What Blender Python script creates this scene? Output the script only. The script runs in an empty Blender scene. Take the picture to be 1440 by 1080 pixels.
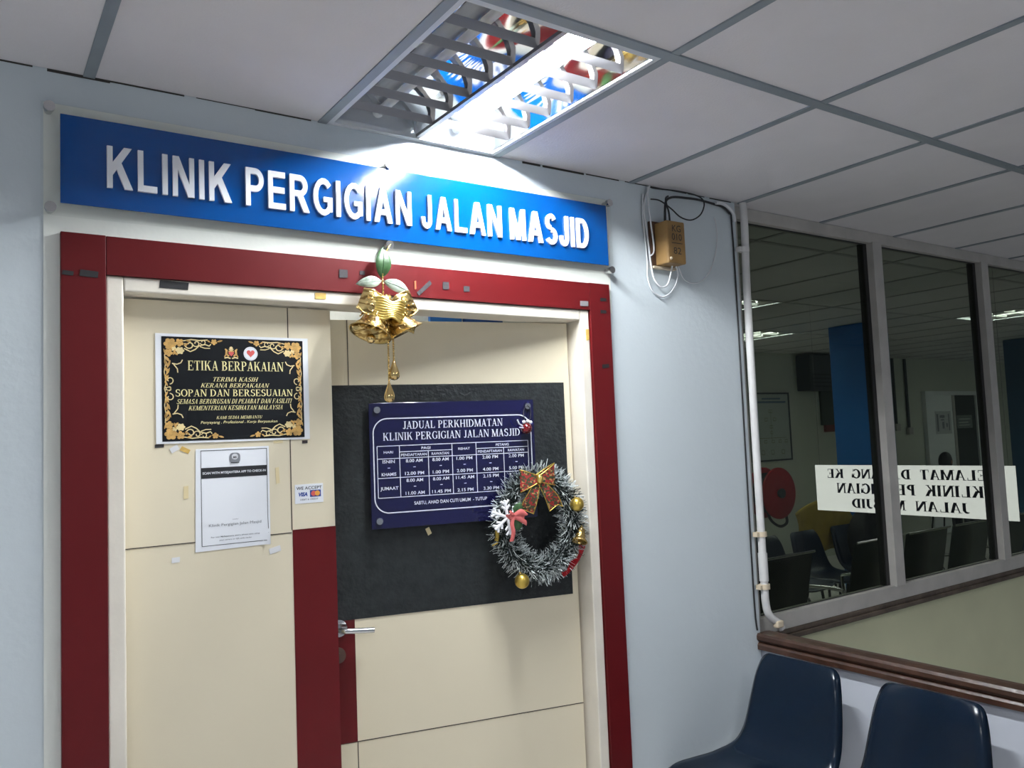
import bpy, math, random
from mathutils import Matrix, Vector
random.seed(7)
PI = math.pi
scene = bpy.context.scene
col = scene.collection

# ------------------------------------------------------------------ camera
cam_d = bpy.data.cameras.new('camera')
cam_d.sensor_width = 36.0
cam_d.lens = 36.0 * 1131.37 / 1440.0
cam_d.clip_start = 0.02
cam = bpy.data.objects.new('camera', cam_d)
col.objects.link(cam)
R_ = Vector((0.82763966, -0.55980562, -0.04037652))
U_ = Vector((-0.00484177, -0.07905763, 0.99685829))
F_ = Vector((0.56123895, 0.82484396, 0.06814168))
cam.matrix_world = Matrix(((R_.x, U_.x, -F_.x, -0.24705), (R_.y, U_.y, -F_.y, -2.16642), (R_.z, U_.z, -F_.z, 1.66446), (0, 0, 0, 1)))
scene.camera = cam

# ------------------------------------------------------------------ world, exposure
world = bpy.data.worlds.new('world')
scene.world = world
world.use_nodes = True
bg = world.node_tree.nodes['Background']
bg.inputs['Color'].default_value = (0.80, 0.89, 1.0, 1)
bg.inputs['Strength'].default_value = 0.28
scene.view_settings.view_transform = 'Standard'
scene.view_settings.look = 'None'
scene.view_settings.gamma = 1.0
scene.view_settings.exposure = 0.22
scene.view_settings.use_curve_mapping = False
TUBE_MAIN = 620.0    # the working tube over the door
TUBE_HALL = 27.0     # tubes of the waiting hall behind the window
TUBE_CLINIC = 42.0
TUBE_FILL = 60.0  # added lamps behind the camera, filling in ambient light
TUBE_FILL_LEFT = 120.0  # added lamp made stronger to brighten the left wall

# ------------------------------------------------------------------ materials
def nmat(name, color, rough=0.5, metal=0.0, var=0.0, scale=6.0, bump=0.0, bscale=60.0, emit=0.0, ecol=None, spec=None, coat=0.0, detail=4.0, trans=0.0):
    m = bpy.data.materials.new(name)
    m.use_nodes = True
    nt = m.node_tree
    b = nt.nodes['Principled BSDF']
    b.inputs['Base Color'].default_value = (*color, 1)
    b.inputs['Roughness'].default_value = rough
    b.inputs['Metallic'].default_value = metal
    if spec is not None: b.inputs['Specular IOR Level'].default_value = spec
    if coat: b.inputs['Coat Weight'].default_value = coat; b.inputs['Coat Roughness'].default_value = 0.05
    if trans: b.inputs['Transmission Weight'].default_value = trans
    tc = nt.nodes.new('ShaderNodeTexCoord')
    n = nt.nodes.new('ShaderNodeTexNoise')
    n.inputs['Scale'].default_value = scale
    n.inputs['Detail'].default_value = detail
    nt.links.new(tc.outputs['Object'], n.inputs['Vector'])
    mr = nt.nodes.new('ShaderNodeMapRange')
    v = max(var, 0.015)
    mr.inputs['From Min'].default_value = 0.3; mr.inputs['From Max'].default_value = 0.7
    mr.inputs['To Min'].default_value = 1 - v; mr.inputs['To Max'].default_value = 1 + v
    nt.links.new(n.outputs['Fac'], mr.inputs['Value'])
    mx = nt.nodes.new('ShaderNodeVectorMath'); mx.operation = 'SCALE'
    mx.inputs[0].default_value = color
    nt.links.new(mr.outputs['Result'], mx.inputs['Scale'])
    nt.links.new(mx.outputs['Vector'], b.inputs['Base Color'])
    if bump:
        n2 = nt.nodes.new('ShaderNodeTexNoise')
        n2.inputs['Scale'].default_value = bscale; n2.inputs['Detail'].default_value = 3
        nt.links.new(tc.outputs['Object'], n2.inputs['Vector'])
        bp = nt.nodes.new('ShaderNodeBump')
        bp.inputs['Strength'].default_value = bump; bp.inputs['Distance'].default_value = 0.01
        nt.links.new(n2.outputs['Fac'], bp.inputs['Height'])
        nt.links.new(bp.outputs['Normal'], b.inputs['Normal'])
    if emit:
        b.inputs['Emission Color'].default_value = (*(ecol or color), 1)
        b.inputs['Emission Strength'].default_value = emit
    return m

def glassy(name, tint, ior=1.45, rough=0.0, boost=1.0):
    m = bpy.data.materials.new(name)
    m.use_nodes = True
    nt = m.node_tree
    for n in list(nt.nodes): nt.nodes.remove(n)
    out = nt.nodes.new('ShaderNodeOutputMaterial')
    tr = nt.nodes.new('ShaderNodeBsdfTransparent'); tr.inputs['Color'].default_value = (*tint, 1)
    gl = nt.nodes.new('ShaderNodeBsdfGlossy'); gl.inputs['Roughness'].default_value = rough
    lw = nt.nodes.new('ShaderNodeLayerWeight')
    pw = nt.nodes.new('ShaderNodeMath'); pw.operation = 'POWER'; pw.inputs[1].default_value = 5.0
    ml = nt.nodes.new('ShaderNodeMath'); ml.operation = 'MULTIPLY_ADD'
    f0 = ((ior - 1) / (ior + 1)) ** 2
    ml.inputs[1].default_value = (1 - f0) * boost; ml.inputs[2].default_value = f0 * boost
    nt.links.new(lw.outputs['Facing'], pw.inputs[0])
    mix = nt.nodes.new('ShaderNodeMixShader')
    nt.links.new(pw.outputs[0], ml.inputs[0])
    nt.links.new(ml.outputs[0], mix.inputs['Fac'])
    nt.links.new(tr.outputs[0], mix.inputs[1]); nt.links.new(gl.outputs[0], mix.inputs[2])
    nt.links.new(mix.outputs[0], out.inputs['Surface'])
    return m

M = {}
M['wall'] = nmat('blue grey wall paint', (0.605, 0.665, 0.695), 0.62, var=0.03, scale=1.6, bump=0.12, bscale=35)
M['cream_wall'] = nmat('cream wall paint', (0.80, 0.82, 0.76), 0.6, var=0.03, scale=4, bump=0.10, bscale=40)
M['half_wall'] = nmat('pale lilac wall paint', (0.66, 0.69, 0.76), 0.55, var=0.02, scale=2)
M['green_wall'] = nmat('pale green wall paint', (0.64, 0.64, 0.43), 0.6, var=0.06, scale=2.5)
M['hall_wall'] = nmat('hall wall paint', (0.60, 0.62, 0.52), 0.6, var=0.04, scale=1.5)
M['tile'] = nmat('ceiling board', (0.72, 0.695, 0.71), 0.75, var=0.025, scale=5, bump=0.15, bscale=140)
M['tee'] = nmat('ceiling tee bar', (0.24, 0.275, 0.30), 0.45, var=0.06, scale=12)
M['tee_hall'] = nmat('pale ceiling tee bar', (0.46, 0.46, 0.45), 0.5)
M['crack'] = nmat('dark joint', (0.05, 0.045, 0.04), 0.9)
M['floor'] = nmat('floor tile', (0.68, 0.66, 0.64), 0.4, var=0.08, scale=2)
M['red'] = nmat('dark red laminate', (0.10, 0.0055, 0.007), 0.40, var=0.05, scale=3, spec=0.25)
M['door'] = nmat('cream laminate', (0.74, 0.665, 0.50), 0.42, var=0.025, scale=2.2, spec=0.4)
M['frame'] = nmat('cream gloss paint', (0.80, 0.745, 0.645), 0.38, var=0.05, scale=8, bump=0.10, bscale=25)
M['seam'] = nmat('dark panel seam', (0.06, 0.045, 0.035), 0.8)
M['black'] = nmat('black plastic', (0.012, 0.012, 0.013), 0.5)
M['alu'] = nmat('weathered aluminium', (0.44, 0.42, 0.39), 0.5, var=0.10, scale=9)
M['steel'] = nmat('polished steel', (0.58, 0.58, 0.59), 0.16, 1.0)
M['mirror'] = nmat('bright louvre aluminium', (0.86, 0.87, 0.88), 0.07, 1.0)
M['blade'] = nmat('louvre blade aluminium', (0.36, 0.35, 0.36), 0.34, 1.0)
M['blade_lit'] = nmat('louvre blade with painted lamplight', (0.85, 0.85, 0.83), 0.5)  # white colour carries the lit look of the hall louvres
M['rim'] = nmat('white enamel rim', (0.60, 0.63, 0.66), 0.4)
M['tube_off'] = nmat('unlit tube', (0.75, 0.75, 0.74), 0.3)
M['tube_on'] = nmat('lit tube', (1, 1, 1), 0.3, emit=TUBE_MAIN, ecol=(0.93, 0.97, 1.0))
M['tube_hall'] = nmat('lit hall tube', (1, 1, 1), 0.3, emit=TUBE_HALL, ecol=(0.95, 1.0, 0.95))
M['tube_clinic'] = nmat('lit clinic tube', (1, 1, 1), 0.3, emit=TUBE_CLINIC, ecol=(1.0, 0.98, 0.95))
M['tube_fill'] = nmat('added fill tube', (1, 1, 1), 0.3, emit=TUBE_FILL, ecol=(0.95, 0.97, 1.0))
M['tube_fill_left'] = nmat('added fill tube, newer', (1, 1, 1), 0.3, emit=TUBE_FILL_LEFT, ecol=(0.93, 0.96, 1.0))
M['acrylic'] = glassy('clear acrylic', (0.98, 0.985, 0.98), 1.45, 0.0)
M['glass'] = glassy('grey green tinted glass', (0.60, 0.635, 0.585), 1.5, 0.0, boost=0.35)
M['sign_blue'] = nmat('bright blue acrylic', (0.000, 0.058, 0.25), 0.13, spec=0.45, coat=0.08)
M['white'] = nmat('white acrylic letter', (0.86, 0.87, 0.90), 0.35)
M['paper'] = nmat('white paper', (0.80, 0.82, 0.86), 0.6)
M['ink'] = nmat('black print', (0.012, 0.013, 0.016), 0.5)
M['poster'] = nmat('black poster print', (0.006, 0.007, 0.009), 0.4, spec=0.2)
M['gold_print'] = nmat('gold print', (0.58, 0.34, 0.10), 0.5, var=0.3, scale=60)
M['gold_pale'] = nmat('pale gold print', (0.74, 0.60, 0.30), 0.5, var=0.1, scale=40)
M['gold_text'] = nmat('gold lettering print', (0.83, 0.74, 0.36), 0.5)
M['blue_grey_print'] = nmat('grey print', (0.20, 0.21, 0.23), 0.5)
M['grey_print'] = nmat('light grey print', (0.62, 0.63, 0.66), 0.5)
M['red_print'] = nmat('red print', (0.62, 0.10, 0.09), 0.5)
M['orange_print'] = nmat('orange print', (0.80, 0.36, 0.06), 0.5)
M['visa_blue'] = nmat('navy print', (0.02, 0.06, 0.30), 0.5)
M['banner_ink'] = nmat('near black navy print', (0.03, 0.03, 0.09), 0.5)
M['navy'] = nmat('navy acrylic', (0.006, 0.006, 0.042), 0.12, spec=0.5, coat=0.3)
M['silver_text'] = nmat('silver engraving', (0.70, 0.71, 0.76), 0.4)
M['slate'] = nmat('dark slate laminate', (0.014, 0.017, 0.018), 0.42, spec=0.35, var=0.35, scale=30, bump=0.4, bscale=70, detail=10)
M['tape_black'] = nmat('old black tape', (0.010, 0.010, 0.011), 0.6, var=0.4, scale=80)
M['tape_grey'] = nmat('grey foam tape', (0.035, 0.032, 0.035), 0.8, var=0.2, scale=90)
M['tape_silver'] = nmat('silver label', (0.22, 0.21, 0.22), 0.4)
M['tape_white'] = nmat('whitish tape', (0.72, 0.72, 0.73), 0.5)
M['tape_yellow'] = nmat('yellowed tape', (0.62, 0.40, 0.10), 0.5, var=0.25, scale=60)
M['tape_pale'] = nmat('pale yellow glue mark', (0.74, 0.62, 0.36), 0.5)
M['tape_orange'] = nmat('orange glue mark', (0.55, 0.13, 0.05), 0.5)
M['box'] = nmat('tan painted metal', (0.26, 0.15, 0.05), 0.5, var=0.22, scale=14, bump=0.2, bscale=30)
M['wood_dark'] = nmat('dark timber back plate', (0.10, 0.05, 0.028), 0.7, var=0.3, scale=25)
M['cable_black'] = nmat('black cable', (0.014, 0.014, 0.016), 0.45)
M['cable_white'] = nmat('white cable', (0.66, 0.67, 0.69), 0.45)
M['pipe'] = nmat('white pipe', (0.62, 0.61, 0.60), 0.45, var=0.08, scale=12)
M['pipe_old'] = nmat('yellowed clip', (0.62, 0.52, 0.38), 0.5)
M['wood'] = nmat('brown painted timber', (0.055, 0.025, 0.015), 0.36, var=0.35, scale=18, bump=0.2, bscale=40)
M['old_wood'] = nmat('blackened brown timber', (0.085, 0.062, 0.045), 0.6, var=0.4, scale=14)
M['chair'] = nmat('navy moulded plastic', (0.004, 0.010, 0.021), 0.20, spec=0.20, bump=0.03, bscale=300)
M['chair_lip'] = M['chair']
M['leg'] = nmat('black painted steel', (0.02, 0.02, 0.022), 0.4)
M['gold'] = nmat('gold foil', (0.74, 0.53, 0.19), 0.24, 1.0, var=0.1, scale=50, bump=0.3, bscale=120)
M['gold_emboss'] = nmat('embossed gold foil', (0.74, 0.53, 0.19), 0.26, 1.0)
def emboss(m):
    nt = m.node_tree; b = nt.nodes['Principled BSDF']
    tc = nt.nodes.new('ShaderNodeTexCoord')
    wv = nt.nodes.new('ShaderNodeTexWave'); wv.wave_type = 'RINGS'; wv.inputs['Scale'].default_value = 17; wv.inputs['Distortion'].default_value = 6; wv.inputs['Detail'].default_value = 1.5; wv.inputs['Detail Scale'].default_value = 2.2
    nt.links.new(tc.outputs['Object'], wv.inputs['Vector'])
    cr = nt.nodes.new('ShaderNodeValToRGB')
    cr.color_ramp.elements[0].position = 0.16; cr.color_ramp.elements[0].color = (0.36, 0.23, 0.08, 1)
    cr.color_ramp.elements[1].position = 0.42; cr.color_ramp.elements[1].color = (0.80, 0.60, 0.25, 1)
    nt.links.new(wv.outputs['Fac'], cr.inputs['Fac']); nt.links.new(cr.outputs['Color'], b.inputs['Base Color'])
    bp = nt.nodes.new('ShaderNodeBump'); bp.inputs['Strength'].default_value = 0.06; bp.inputs['Distance'].default_value = 0.006
    nt.links.new(wv.outputs['Fac'], bp.inputs['Height']); nt.links.new(bp.outputs['Normal'], b.inputs['Normal'])
emboss(M['gold_emboss'])
M['gold_bright'] = nmat('bright gold ribbon', (0.88, 0.66, 0.20), 0.28, 1.0, bump=0.15, bscale=250)
M['gold_ball'] = nmat('satin gold bauble', (0.66, 0.46, 0.10), 0.32, 0.9)
M['brass'] = nmat('brass drop', (0.74, 0.54, 0.24), 0.14, 1.0)
M['leaf_green'] = nmat('dark green leaf', (0.035, 0.09, 0.03), 0.4, var=0.3, scale=60)
M['leaf_pale'] = nmat('silvered leaf', (0.34, 0.40, 0.33), 0.4, var=0.3, scale=60)
M['tinsel_dark'] = nmat('dark tinsel', (0.012, 0.022, 0.020), 0.5)
M['tinsel_white'] = nmat('frosted tinsel', (0.66, 0.71, 0.71), 0.45)
M['ribbon_red'] = nmat('red ribbon', (0.42, 0.010, 0.015), 0.35)
M['ribbon_pink'] = nmat('coral ribbon', (0.62, 0.14, 0.13), 0.45)
M['snow'] = nmat('white felt', (0.86, 0.87, 0.90), 0.8)
M['bauble_red'] = nmat('red bauble', (0.11, 0.002, 0.004), 0.10, coat=0.8)
M['pillar'] = nmat('blue pillar paint', (0.008, 0.15, 0.52), 0.55, var=0.05, scale=2)
M['pillar_dark'] = nmat('deep teal blue pillar paint', (0.010, 0.075, 0.16), 0.55, var=0.05, scale=2)
M['reel_red'] = nmat('fire red enamel', (0.36, 0.012, 0.014), 0.35)
M['hose'] = nmat('black rubber hose', (0.02, 0.02, 0.02), 0.5)
M['board'] = nmat('grey notice board', (0.42, 0.46, 0.42), 0.5, var=0.04, scale=3)
M['board_head'] = nmat('grey blue print', (0.13, 0.19, 0.26), 0.5)
M['board_line'] = nmat('faded print', (0.24, 0.25, 0.14), 0.5)
M['cab_green'] = nmat('dark green board', (0.035, 0.055, 0.025), 0.5)
M['cab_dark'] = nmat('charcoal casing', (0.045, 0.055, 0.055), 0.5)
M['dark_red'] = nmat('dark red board', (0.20, 0.03, 0.02), 0.5)
M['bench'] = nmat('perforated dark steel', (0.045, 0.055, 0.05), 0.35, 0.6, var=0.3, scale=150)
M['hall_chair'] = nmat('dark navy plastic', (0.010, 0.020, 0.042), 0.35)
M['yellow'] = nmat('mustard cloth', (0.50, 0.36, 0.07), 0.8, var=0.15, scale=12)
M['bag'] = nmat('black nylon', (0.012, 0.013, 0.016), 0.6)
M['hair'] = nmat('black hair', (0.008, 0.008, 0.009), 0.5)
M['skin'] = nmat('skin', (0.42, 0.24, 0.16), 0.5)
M['shirt'] = nmat('grey blue shirt', (0.10, 0.13, 0.20), 0.8)
M['trousers'] = nmat('dark trousers', (0.02, 0.02, 0.03), 0.8)
M['door_white'] = nmat('white aluminium door', (0.85, 0.87, 0.88), 0.45)
M['door_glass'] = nmat('dark door glass', (0.03, 0.04, 0.04), 0.1)
M['clinic_blue'] = nmat('clinic blue laminate', (0.03, 0.16, 0.46), 0.4)
M['clinic_navy'] = nmat('clinic deep blue laminate', (0.02, 0.09, 0.34), 0.4)

# tartan bow: red and green patches with gold flecks
def tartan():
    m = nmat('red green gold festive fabric', (0.3, 0.02, 0.02), 0.6)
    nt = m.node_tree; b = nt.nodes['Principled BSDF']
    tc = nt.nodes.new('ShaderNodeTexCoord')
    vo = nt.nodes.new('ShaderNodeTexVoronoi'); vo.inputs['Scale'].default_value = 190
    nt.links.new(tc.outputs['Object'], vo.inputs['Vector'])
    sep = nt.nodes.new('ShaderNodeSeparateColor'); nt.links.new(vo.outputs['Color'], sep.inputs['Color'])
    cr = nt.nodes.new('ShaderNodeValToRGB'); cr.color_ramp.interpolation = 'CONSTANT'
    e = cr.color_ramp.elements
    e[0].position = 0; e[0].color = (0.045, 0.05, 0.02, 1)
    e[1].position = 0.35; e[1].color = (0.34, 0.02, 0.02, 1)
    for p, c in ((0.62, (0.02, 0.06, 0.02, 1)), (0.80, (0.45, 0.28, 0.10, 1)), (0.9, (0.25, 0.01, 0.01, 1))):
        x = e.new(p); x.color = c
    nt.links.new(sep.outputs['Red'], cr.inputs['Fac'])
    nt.links.new(cr.outputs['Color'], b.inputs['Base Color'])
    return m
M['tartan'] = tartan()

# translucent banner film: the room shows through a little; emission added for the mirrored sign's brightness
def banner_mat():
    m = bpy.data.materials.new('banner film with added glow'); m.use_nodes = True
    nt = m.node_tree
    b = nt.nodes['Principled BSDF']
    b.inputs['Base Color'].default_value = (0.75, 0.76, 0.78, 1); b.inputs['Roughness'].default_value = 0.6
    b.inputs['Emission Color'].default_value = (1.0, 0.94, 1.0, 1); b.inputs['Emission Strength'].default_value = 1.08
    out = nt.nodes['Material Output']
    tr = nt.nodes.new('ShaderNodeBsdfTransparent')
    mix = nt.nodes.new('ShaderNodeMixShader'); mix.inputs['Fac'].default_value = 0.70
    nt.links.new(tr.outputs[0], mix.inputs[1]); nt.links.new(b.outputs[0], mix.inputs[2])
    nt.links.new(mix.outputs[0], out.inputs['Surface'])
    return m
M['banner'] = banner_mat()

# ------------------------------------------------------------------ mesh helpers
class MB:
    def __init__(s): s.v = []; s.f = []; s.mi = []; s.sm = []
    def face(s, pts, mi=0, smooth=False):
        i = len(s.v); s.v += [tuple(p) for p in pts]; s.f.append(tuple(range(i, i + len(pts)))); s.mi.append(mi); s.sm.append(smooth)
    def box(s, x0, x1, y0, y1, z0, z1, mi=0):
        i = len(s.v)
        s.v += [(x0, y0, z0), (x1, y0, z0), (x1, y1, z0), (x0, y1, z0), (x0, y0, z1), (x1, y0, z1), (x1, y1, z1), (x0, y1, z1)]
        for q in ((0, 3, 2, 1), (4, 5, 6, 7), (0, 1, 5, 4), (1, 2, 6, 5), (2, 3, 7, 6), (3, 0, 4, 7)):
            s.f.append(tuple(i + k for k in q)); s.mi.append(mi); s.sm.append(False)
    def grid(s, rows, mi=0, smooth=True, closed=False):
        i = len(s.v); n = len(rows[0])
        for r in rows: s.v += [tuple(p) for p in r]
        for a in range(len(rows) - 1):
            for b in range(n if closed else n - 1):
                c = (b + 1) % n
                s.f.append((i + a * n + b, i + a * n + c, i + (a + 1) * n + c, i + (a + 1) * n + b)); s.mi.append(mi); s.sm.append(smooth)
    def tube(s, pts, r, n=8, mi=0, cap=True):
        pts = [Vector(p) for p in pts]
        rows = []
        prev = None
        for k, p in enumerate(pts):
            t = (pts[min(k + 1, len(pts) - 1)] - pts[max(k - 1, 0)])
            if t.length < 1e-9: t = Vector((0, 0, 1))
            t.normalize()
            if prev is None:
                a = Vector((0, 0, 1)) if abs(t.z) < 0.9 else Vector((1, 0, 0))
                u = t.cross(a).normalized()
            else:
                u = (prev - t * prev.dot(t))
                u = u.normalized() if u.length > 1e-6 else t.orthogonal().normalized()
            prev = u
            w = t.cross(u)
            rr = r[k] if isinstance(r, (list, tuple)) else r
            rows.append([p + (u * math.cos(2 * PI * j / n) + w * math.sin(2 * PI * j / n)) * rr for j in range(n)])
        s.grid(rows, mi, True, True)
        if cap:
            s.face(list(reversed(rows[0])), mi); s.face(rows[-1], mi)
    def cyl(s, p0, p1, r, n=16, mi=0): s.tube([p0, p1], r, n, mi)
    def lathe(s, prof, axis=(0, 0, 1), org=(0, 0, 0), n=24, mi=0, smooth=True):
        ax = Vector(axis).normalized(); u = ax.orthogonal().normalized(); w = ax.cross(u); o = Vector(org)
        rows = [[o + ax * h + (u * math.cos(2 * PI * j / n) + w * math.sin(2 * PI * j / n)) * r for j in range(n)] for r, h in prof]
        s.grid(rows, mi, smooth, True)
    def ball(s, c, r, n=16, mi=0, sz=1.0):
        s.lathe([(max(1e-5, r * math.sin(PI * k / n)), -r * sz * math.cos(PI * k / n)) for k in range(n + 1)], (0, 0, 1), c, n + 4, mi)
    def flat(s, polys, fn, mi=0):
        for vs, fs in polys:
            i = len(s.v); s.v += [tuple(fn(x, y)) for x, y in vs]
            for f in fs: s.f.append(tuple(i + k for k in f)); s.mi.append(mi); s.sm.append(False)
    def build(s, name, mats, parent=None, sharp=None):
        me = bpy.data.meshes.new(name)
        me.from_pydata(s.v, [], s.f)
        if not isinstance(mats, (list, tuple)): mats = [mats]
        for m in mats: me.materials.append(m)
        me.polygons.foreach_set('material_index', s.mi)
        me.polygons.foreach_set('use_smooth', s.sm)
        me.update()
        o = bpy.data.objects.new(name, me)
        col.objects.link(o)
        if parent is not None: o.parent = parent
        return o

def tag(o, label=None, cat=None, group=None, kind=None):
    if label: o['label'] = label
    if cat: o['category'] = cat
    if group: o['group'] = group
    if kind: o['kind'] = kind
    return o
def thing(name, loc, label, cat, group=None, rz=0.0):
    o = bpy.data.objects.new(name, None); col.objects.link(o)
    o.empty_display_size = 0.05; o.location = loc; o.rotation_euler = (0, 0, rz)
    return tag(o, label, cat, group)
def bevel(o, w, seg=2):
    b = o.modifiers.new('bevel', 'BEVEL'); b.width = w; b.segments = seg; b.limit_method = 'ANGLE'; b.angle_limit = 0.7
    return o
def copy_tree(o, parent=None):
    c = o.copy(); col.objects.link(c)
    if parent is not None: c.parent = parent
    for ch in list(o.children): copy_tree(ch, c)
    return c
def spline(pts, n=8):
    P = [Vector(p) for p in pts]; out = []
    for i in range(len(P) - 1):
        a, b, c, d = P[max(i - 1, 0)], P[i], P[i + 1], P[min(i + 2, len(P) - 1)]
        for k in range(n):
            t = k / n
            out.append(0.5 * ((2 * b) + (c - a) * t + (2 * a - 5 * b + 4 * c - d) * t * t + (3 * b - a - 3 * c + d) * t ** 3))
    out.append(P[-1]); return out

# ------------------------------------------------------------------ lettering
def font2d(txt, bold=0.0):
    cu = bpy.data.curves.new('t', 'FONT'); cu.body = txt; cu.size = 1.0; cu.offset = bold; cu.resolution_u = 3
    ob = bpy.data.objects.new('t', cu); col.objects.link(ob)
    dg = bpy.context.evaluated_depsgraph_get(); dg.update()
    me = bpy.data.meshes.new_from_object(ob.evaluated_get(dg))
    vs = [(v.co.x, v.co.y) for v in me.vertices]; fs = [tuple(p.vertices) for p in me.polygons]
    bpy.data.objects.remove(ob); bpy.data.curves.remove(cu); bpy.data.meshes.remove(me)
    return vs, fs
def fit2d(polys, x0, x1, y0, y1):
    xs = [x for vs, _ in polys for x, _ in vs]; ys = [y for vs, _ in polys for _, y in vs]
    ax, bx, ay, by = min(xs), max(xs), min(ys), max(ys)
    sx = (x1 - x0) / (bx - ax); sy = (y1 - y0) / max(by - ay, 1e-6)
    return [([(x0 + (x - ax) * sx, y0 + (y - ay) * sy) for x, y in vs], fs) for vs, fs in polys]
def sans(txt, cx, cy, h, w=None, bold=0.0, align='c'):
    """one line of sans lettering, cap height h, centred on (cx, cy) or starting at cx"""
    vs, fs = font2d(txt, bold)
    cap = 0.729
    k = h / cap
    xs = [x for x, _ in vs]; a, b = min(xs), max(xs)
    kx = k if w is None else w / (b - a)
    W = (b - a) * kx
    x0 = cx - W / 2 if align == 'c' else cx
    return [([(x0 + (x - a) * kx, cy - h / 2 + y * k) for x, y in vs], fs)]

T_, t_ = 0.17, 0.065
def _bar(x0, y0, x1, y1): return ([(x0, y0), (x1, y0), (x1, y1), (x0, y1)], [(0, 1, 2, 3)])
def _vs(x, y0=0, y1=1, t=None): return _bar(x, y0, x + (t or T_), y1)
def _dg(x0, y0, x1, y1, t): return ([(x0, y0), (x0 + t, y0), (x1 + t, y1), (x1, y1)], [(0, 1, 2, 3)])
def _sf(x, y, w=0.30): return _bar(x - w / 2, y - 0.0 if y < .5 else y - .05, x + w / 2, y + .05 if y < .5 else y)
def _arc(cx, cy, rx, ry, a0, a1, T=None, t=None, n=14):
    T = T or T_; t = t or t_; o, i = [], []
    for k in range(n + 1):
        a = math.radians(a0 + (a1 - a0) * k / n); c, s = math.cos(a), math.sin(a)
        o.append((cx + rx * c, cy + ry * s)); i.append((cx + (rx - T) * c, cy + (ry - t) * s))
    m = n + 1
    return (o + i, [(k, k + 1, m + k + 1, m + k) for k in range(n)])
def _glyph(ch):
    H = T_ / 2
    if ch == ' ': return [], 0.36
    if ch == 'A': return [_dg(.10, 0, .40, 1, t_), _dg(.62, 0, .36, 1, T_), _bar(.22, .28, .68, .34), _sf(.13, 0), _sf(.72, 0)], .90
    if ch == 'B': return [_vs(.10), _arc(.34, .755, .32, .245, -90, 90), _bar(.1, .935, .36, 1), _bar(.1, .49, .36, .55), _arc(.36, .27, .37, .27, -90, 90), _bar(.1, 0, .38, .065), _sf(.15, 0), _sf(.15, 1)], .82
    if ch == 'C' or ch == 'G':
        g = [_arc(.46, .5, .44, .51, 45, 315), _bar(.72, .70, .77, .98)]
        if ch == 'G': g += [_vs(.66, .08, .42), _sf(.74, .45)]
        return g, .90
    if ch == 'D': return [_vs(.10), _arc(.36, .5, .50, .5, -90, 90), _bar(.1, .935, .38, 1), _bar(.1, 0, .38, .065), _sf(.15, 0), _sf(.15, 1)], .95
    if ch in 'EFL':
        g = [_vs(.10), _sf(.18, 0), _sf(.18, 1)]
        if ch in 'EF': g += [_bar(.1, .935, .70, 1), _bar(.65, .76, .70, 1), _bar(.2, .47, .52, .535), _bar(.48, .38, .53, .62)]
        if ch in 'EL': g += [_bar(.1, 0, .72, .065), _bar(.67, 0, .73, .26)]
        return g, .80
    if ch == 'H': return [_vs(.10), _vs(.66), _bar(.2, .46, .7, .53), _sf(.185, 0), _sf(.185, 1), _sf(.745, 0), _sf(.745, 1)], .94
    if ch == 'I': return [_vs(.12), _sf(.205, 0, .34), _sf(.205, 1, .34)], .42
    if ch == 'J': return [_vs(.30, .2, 1), _arc(.24, .2, .23, .21, -160, 0), _sf(.385, 1, .34)], .58
    if ch == 'K': return [_vs(.10), _dg(.26, .42, .66, 1, t_ * 1.3), _dg(.66, 0, .36, .58, T_ * 1.1), _sf(.185, 0), _sf(.185, 1), _sf(.72, 1), _sf(.76, 0)], .94
    if ch == 'M': return [_vs(.10, t=t_ * 1.2), _vs(.86), _dg(.46, 0, .10, 1, T_), _dg(.48, 0, .88, 1, t_ * 1.2), _sf(.13, 0), _sf(.13, 1), _sf(.945, 0), _sf(.945, 1)], 1.12
    if ch == 'N': return [_vs(.10, t=t_ * 1.2), _vs(.74, t=t_ * 1.2), _dg(.66, 0, .10, 1, T_), _sf(.13, 0), _sf(.13, 1), _sf(.78, 1)], .94
    if ch == 'O': return [_arc(.47, .5, .45, .51, 0, 360, n=26)], .94
    if ch == 'P': return [_vs(.10), _arc(.36, .73, .36, .27, -90, 90), _bar(.1, .935, .38, 1), _bar(.1, .46, .38, .525), _sf(.185, 0, .36), _sf(.15, 1)], .78
    if ch == 'R': return [_vs(.10), _arc(.36, .74, .35, .26, -90, 90), _bar(.1, .935, .38, 1), _bar(.1, .48, .38, .545), _dg(.64, 0, .34, .5, T_), _sf(.185, 0, .34), _sf(.15, 1), _sf(.76, 0)], .92
    if ch == 'S': return [_arc(.38, .745, .31, .265, 35, 270), _arc(.38, .265, .33, .275, 90, -145), _bar(.58, .72, .63, .98), _bar(.07, .03, .12, .28)], .74
    if ch == 'T': return [_vs(.32), _bar(.04, .935, .77, 1), _bar(.04, .74, .09, 1), _bar(.72, .74, .77, 1), _sf(.405, 0, .36)], .82
    if ch == 'U': return [_vs(.10, .3, 1), _vs(.70, .3, 1, t_ * 1.2), _arc(.44, .31, .345, .32, 180, 360, T_ * .9), _sf(.185, 1), _sf(.74, 1)], .90
    if ch == 'Y': return [_vs(.37, 0, .45), _dg(.36, .42, .06, 1, T_), _dg(.46, .42, .76, 1, t_ * 1.2), _sf(.455, 0, .34), _sf(.13, 1), _sf(.80, 1)], .90
    return [_bar(.1, 0, .25, .12)], .35
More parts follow.
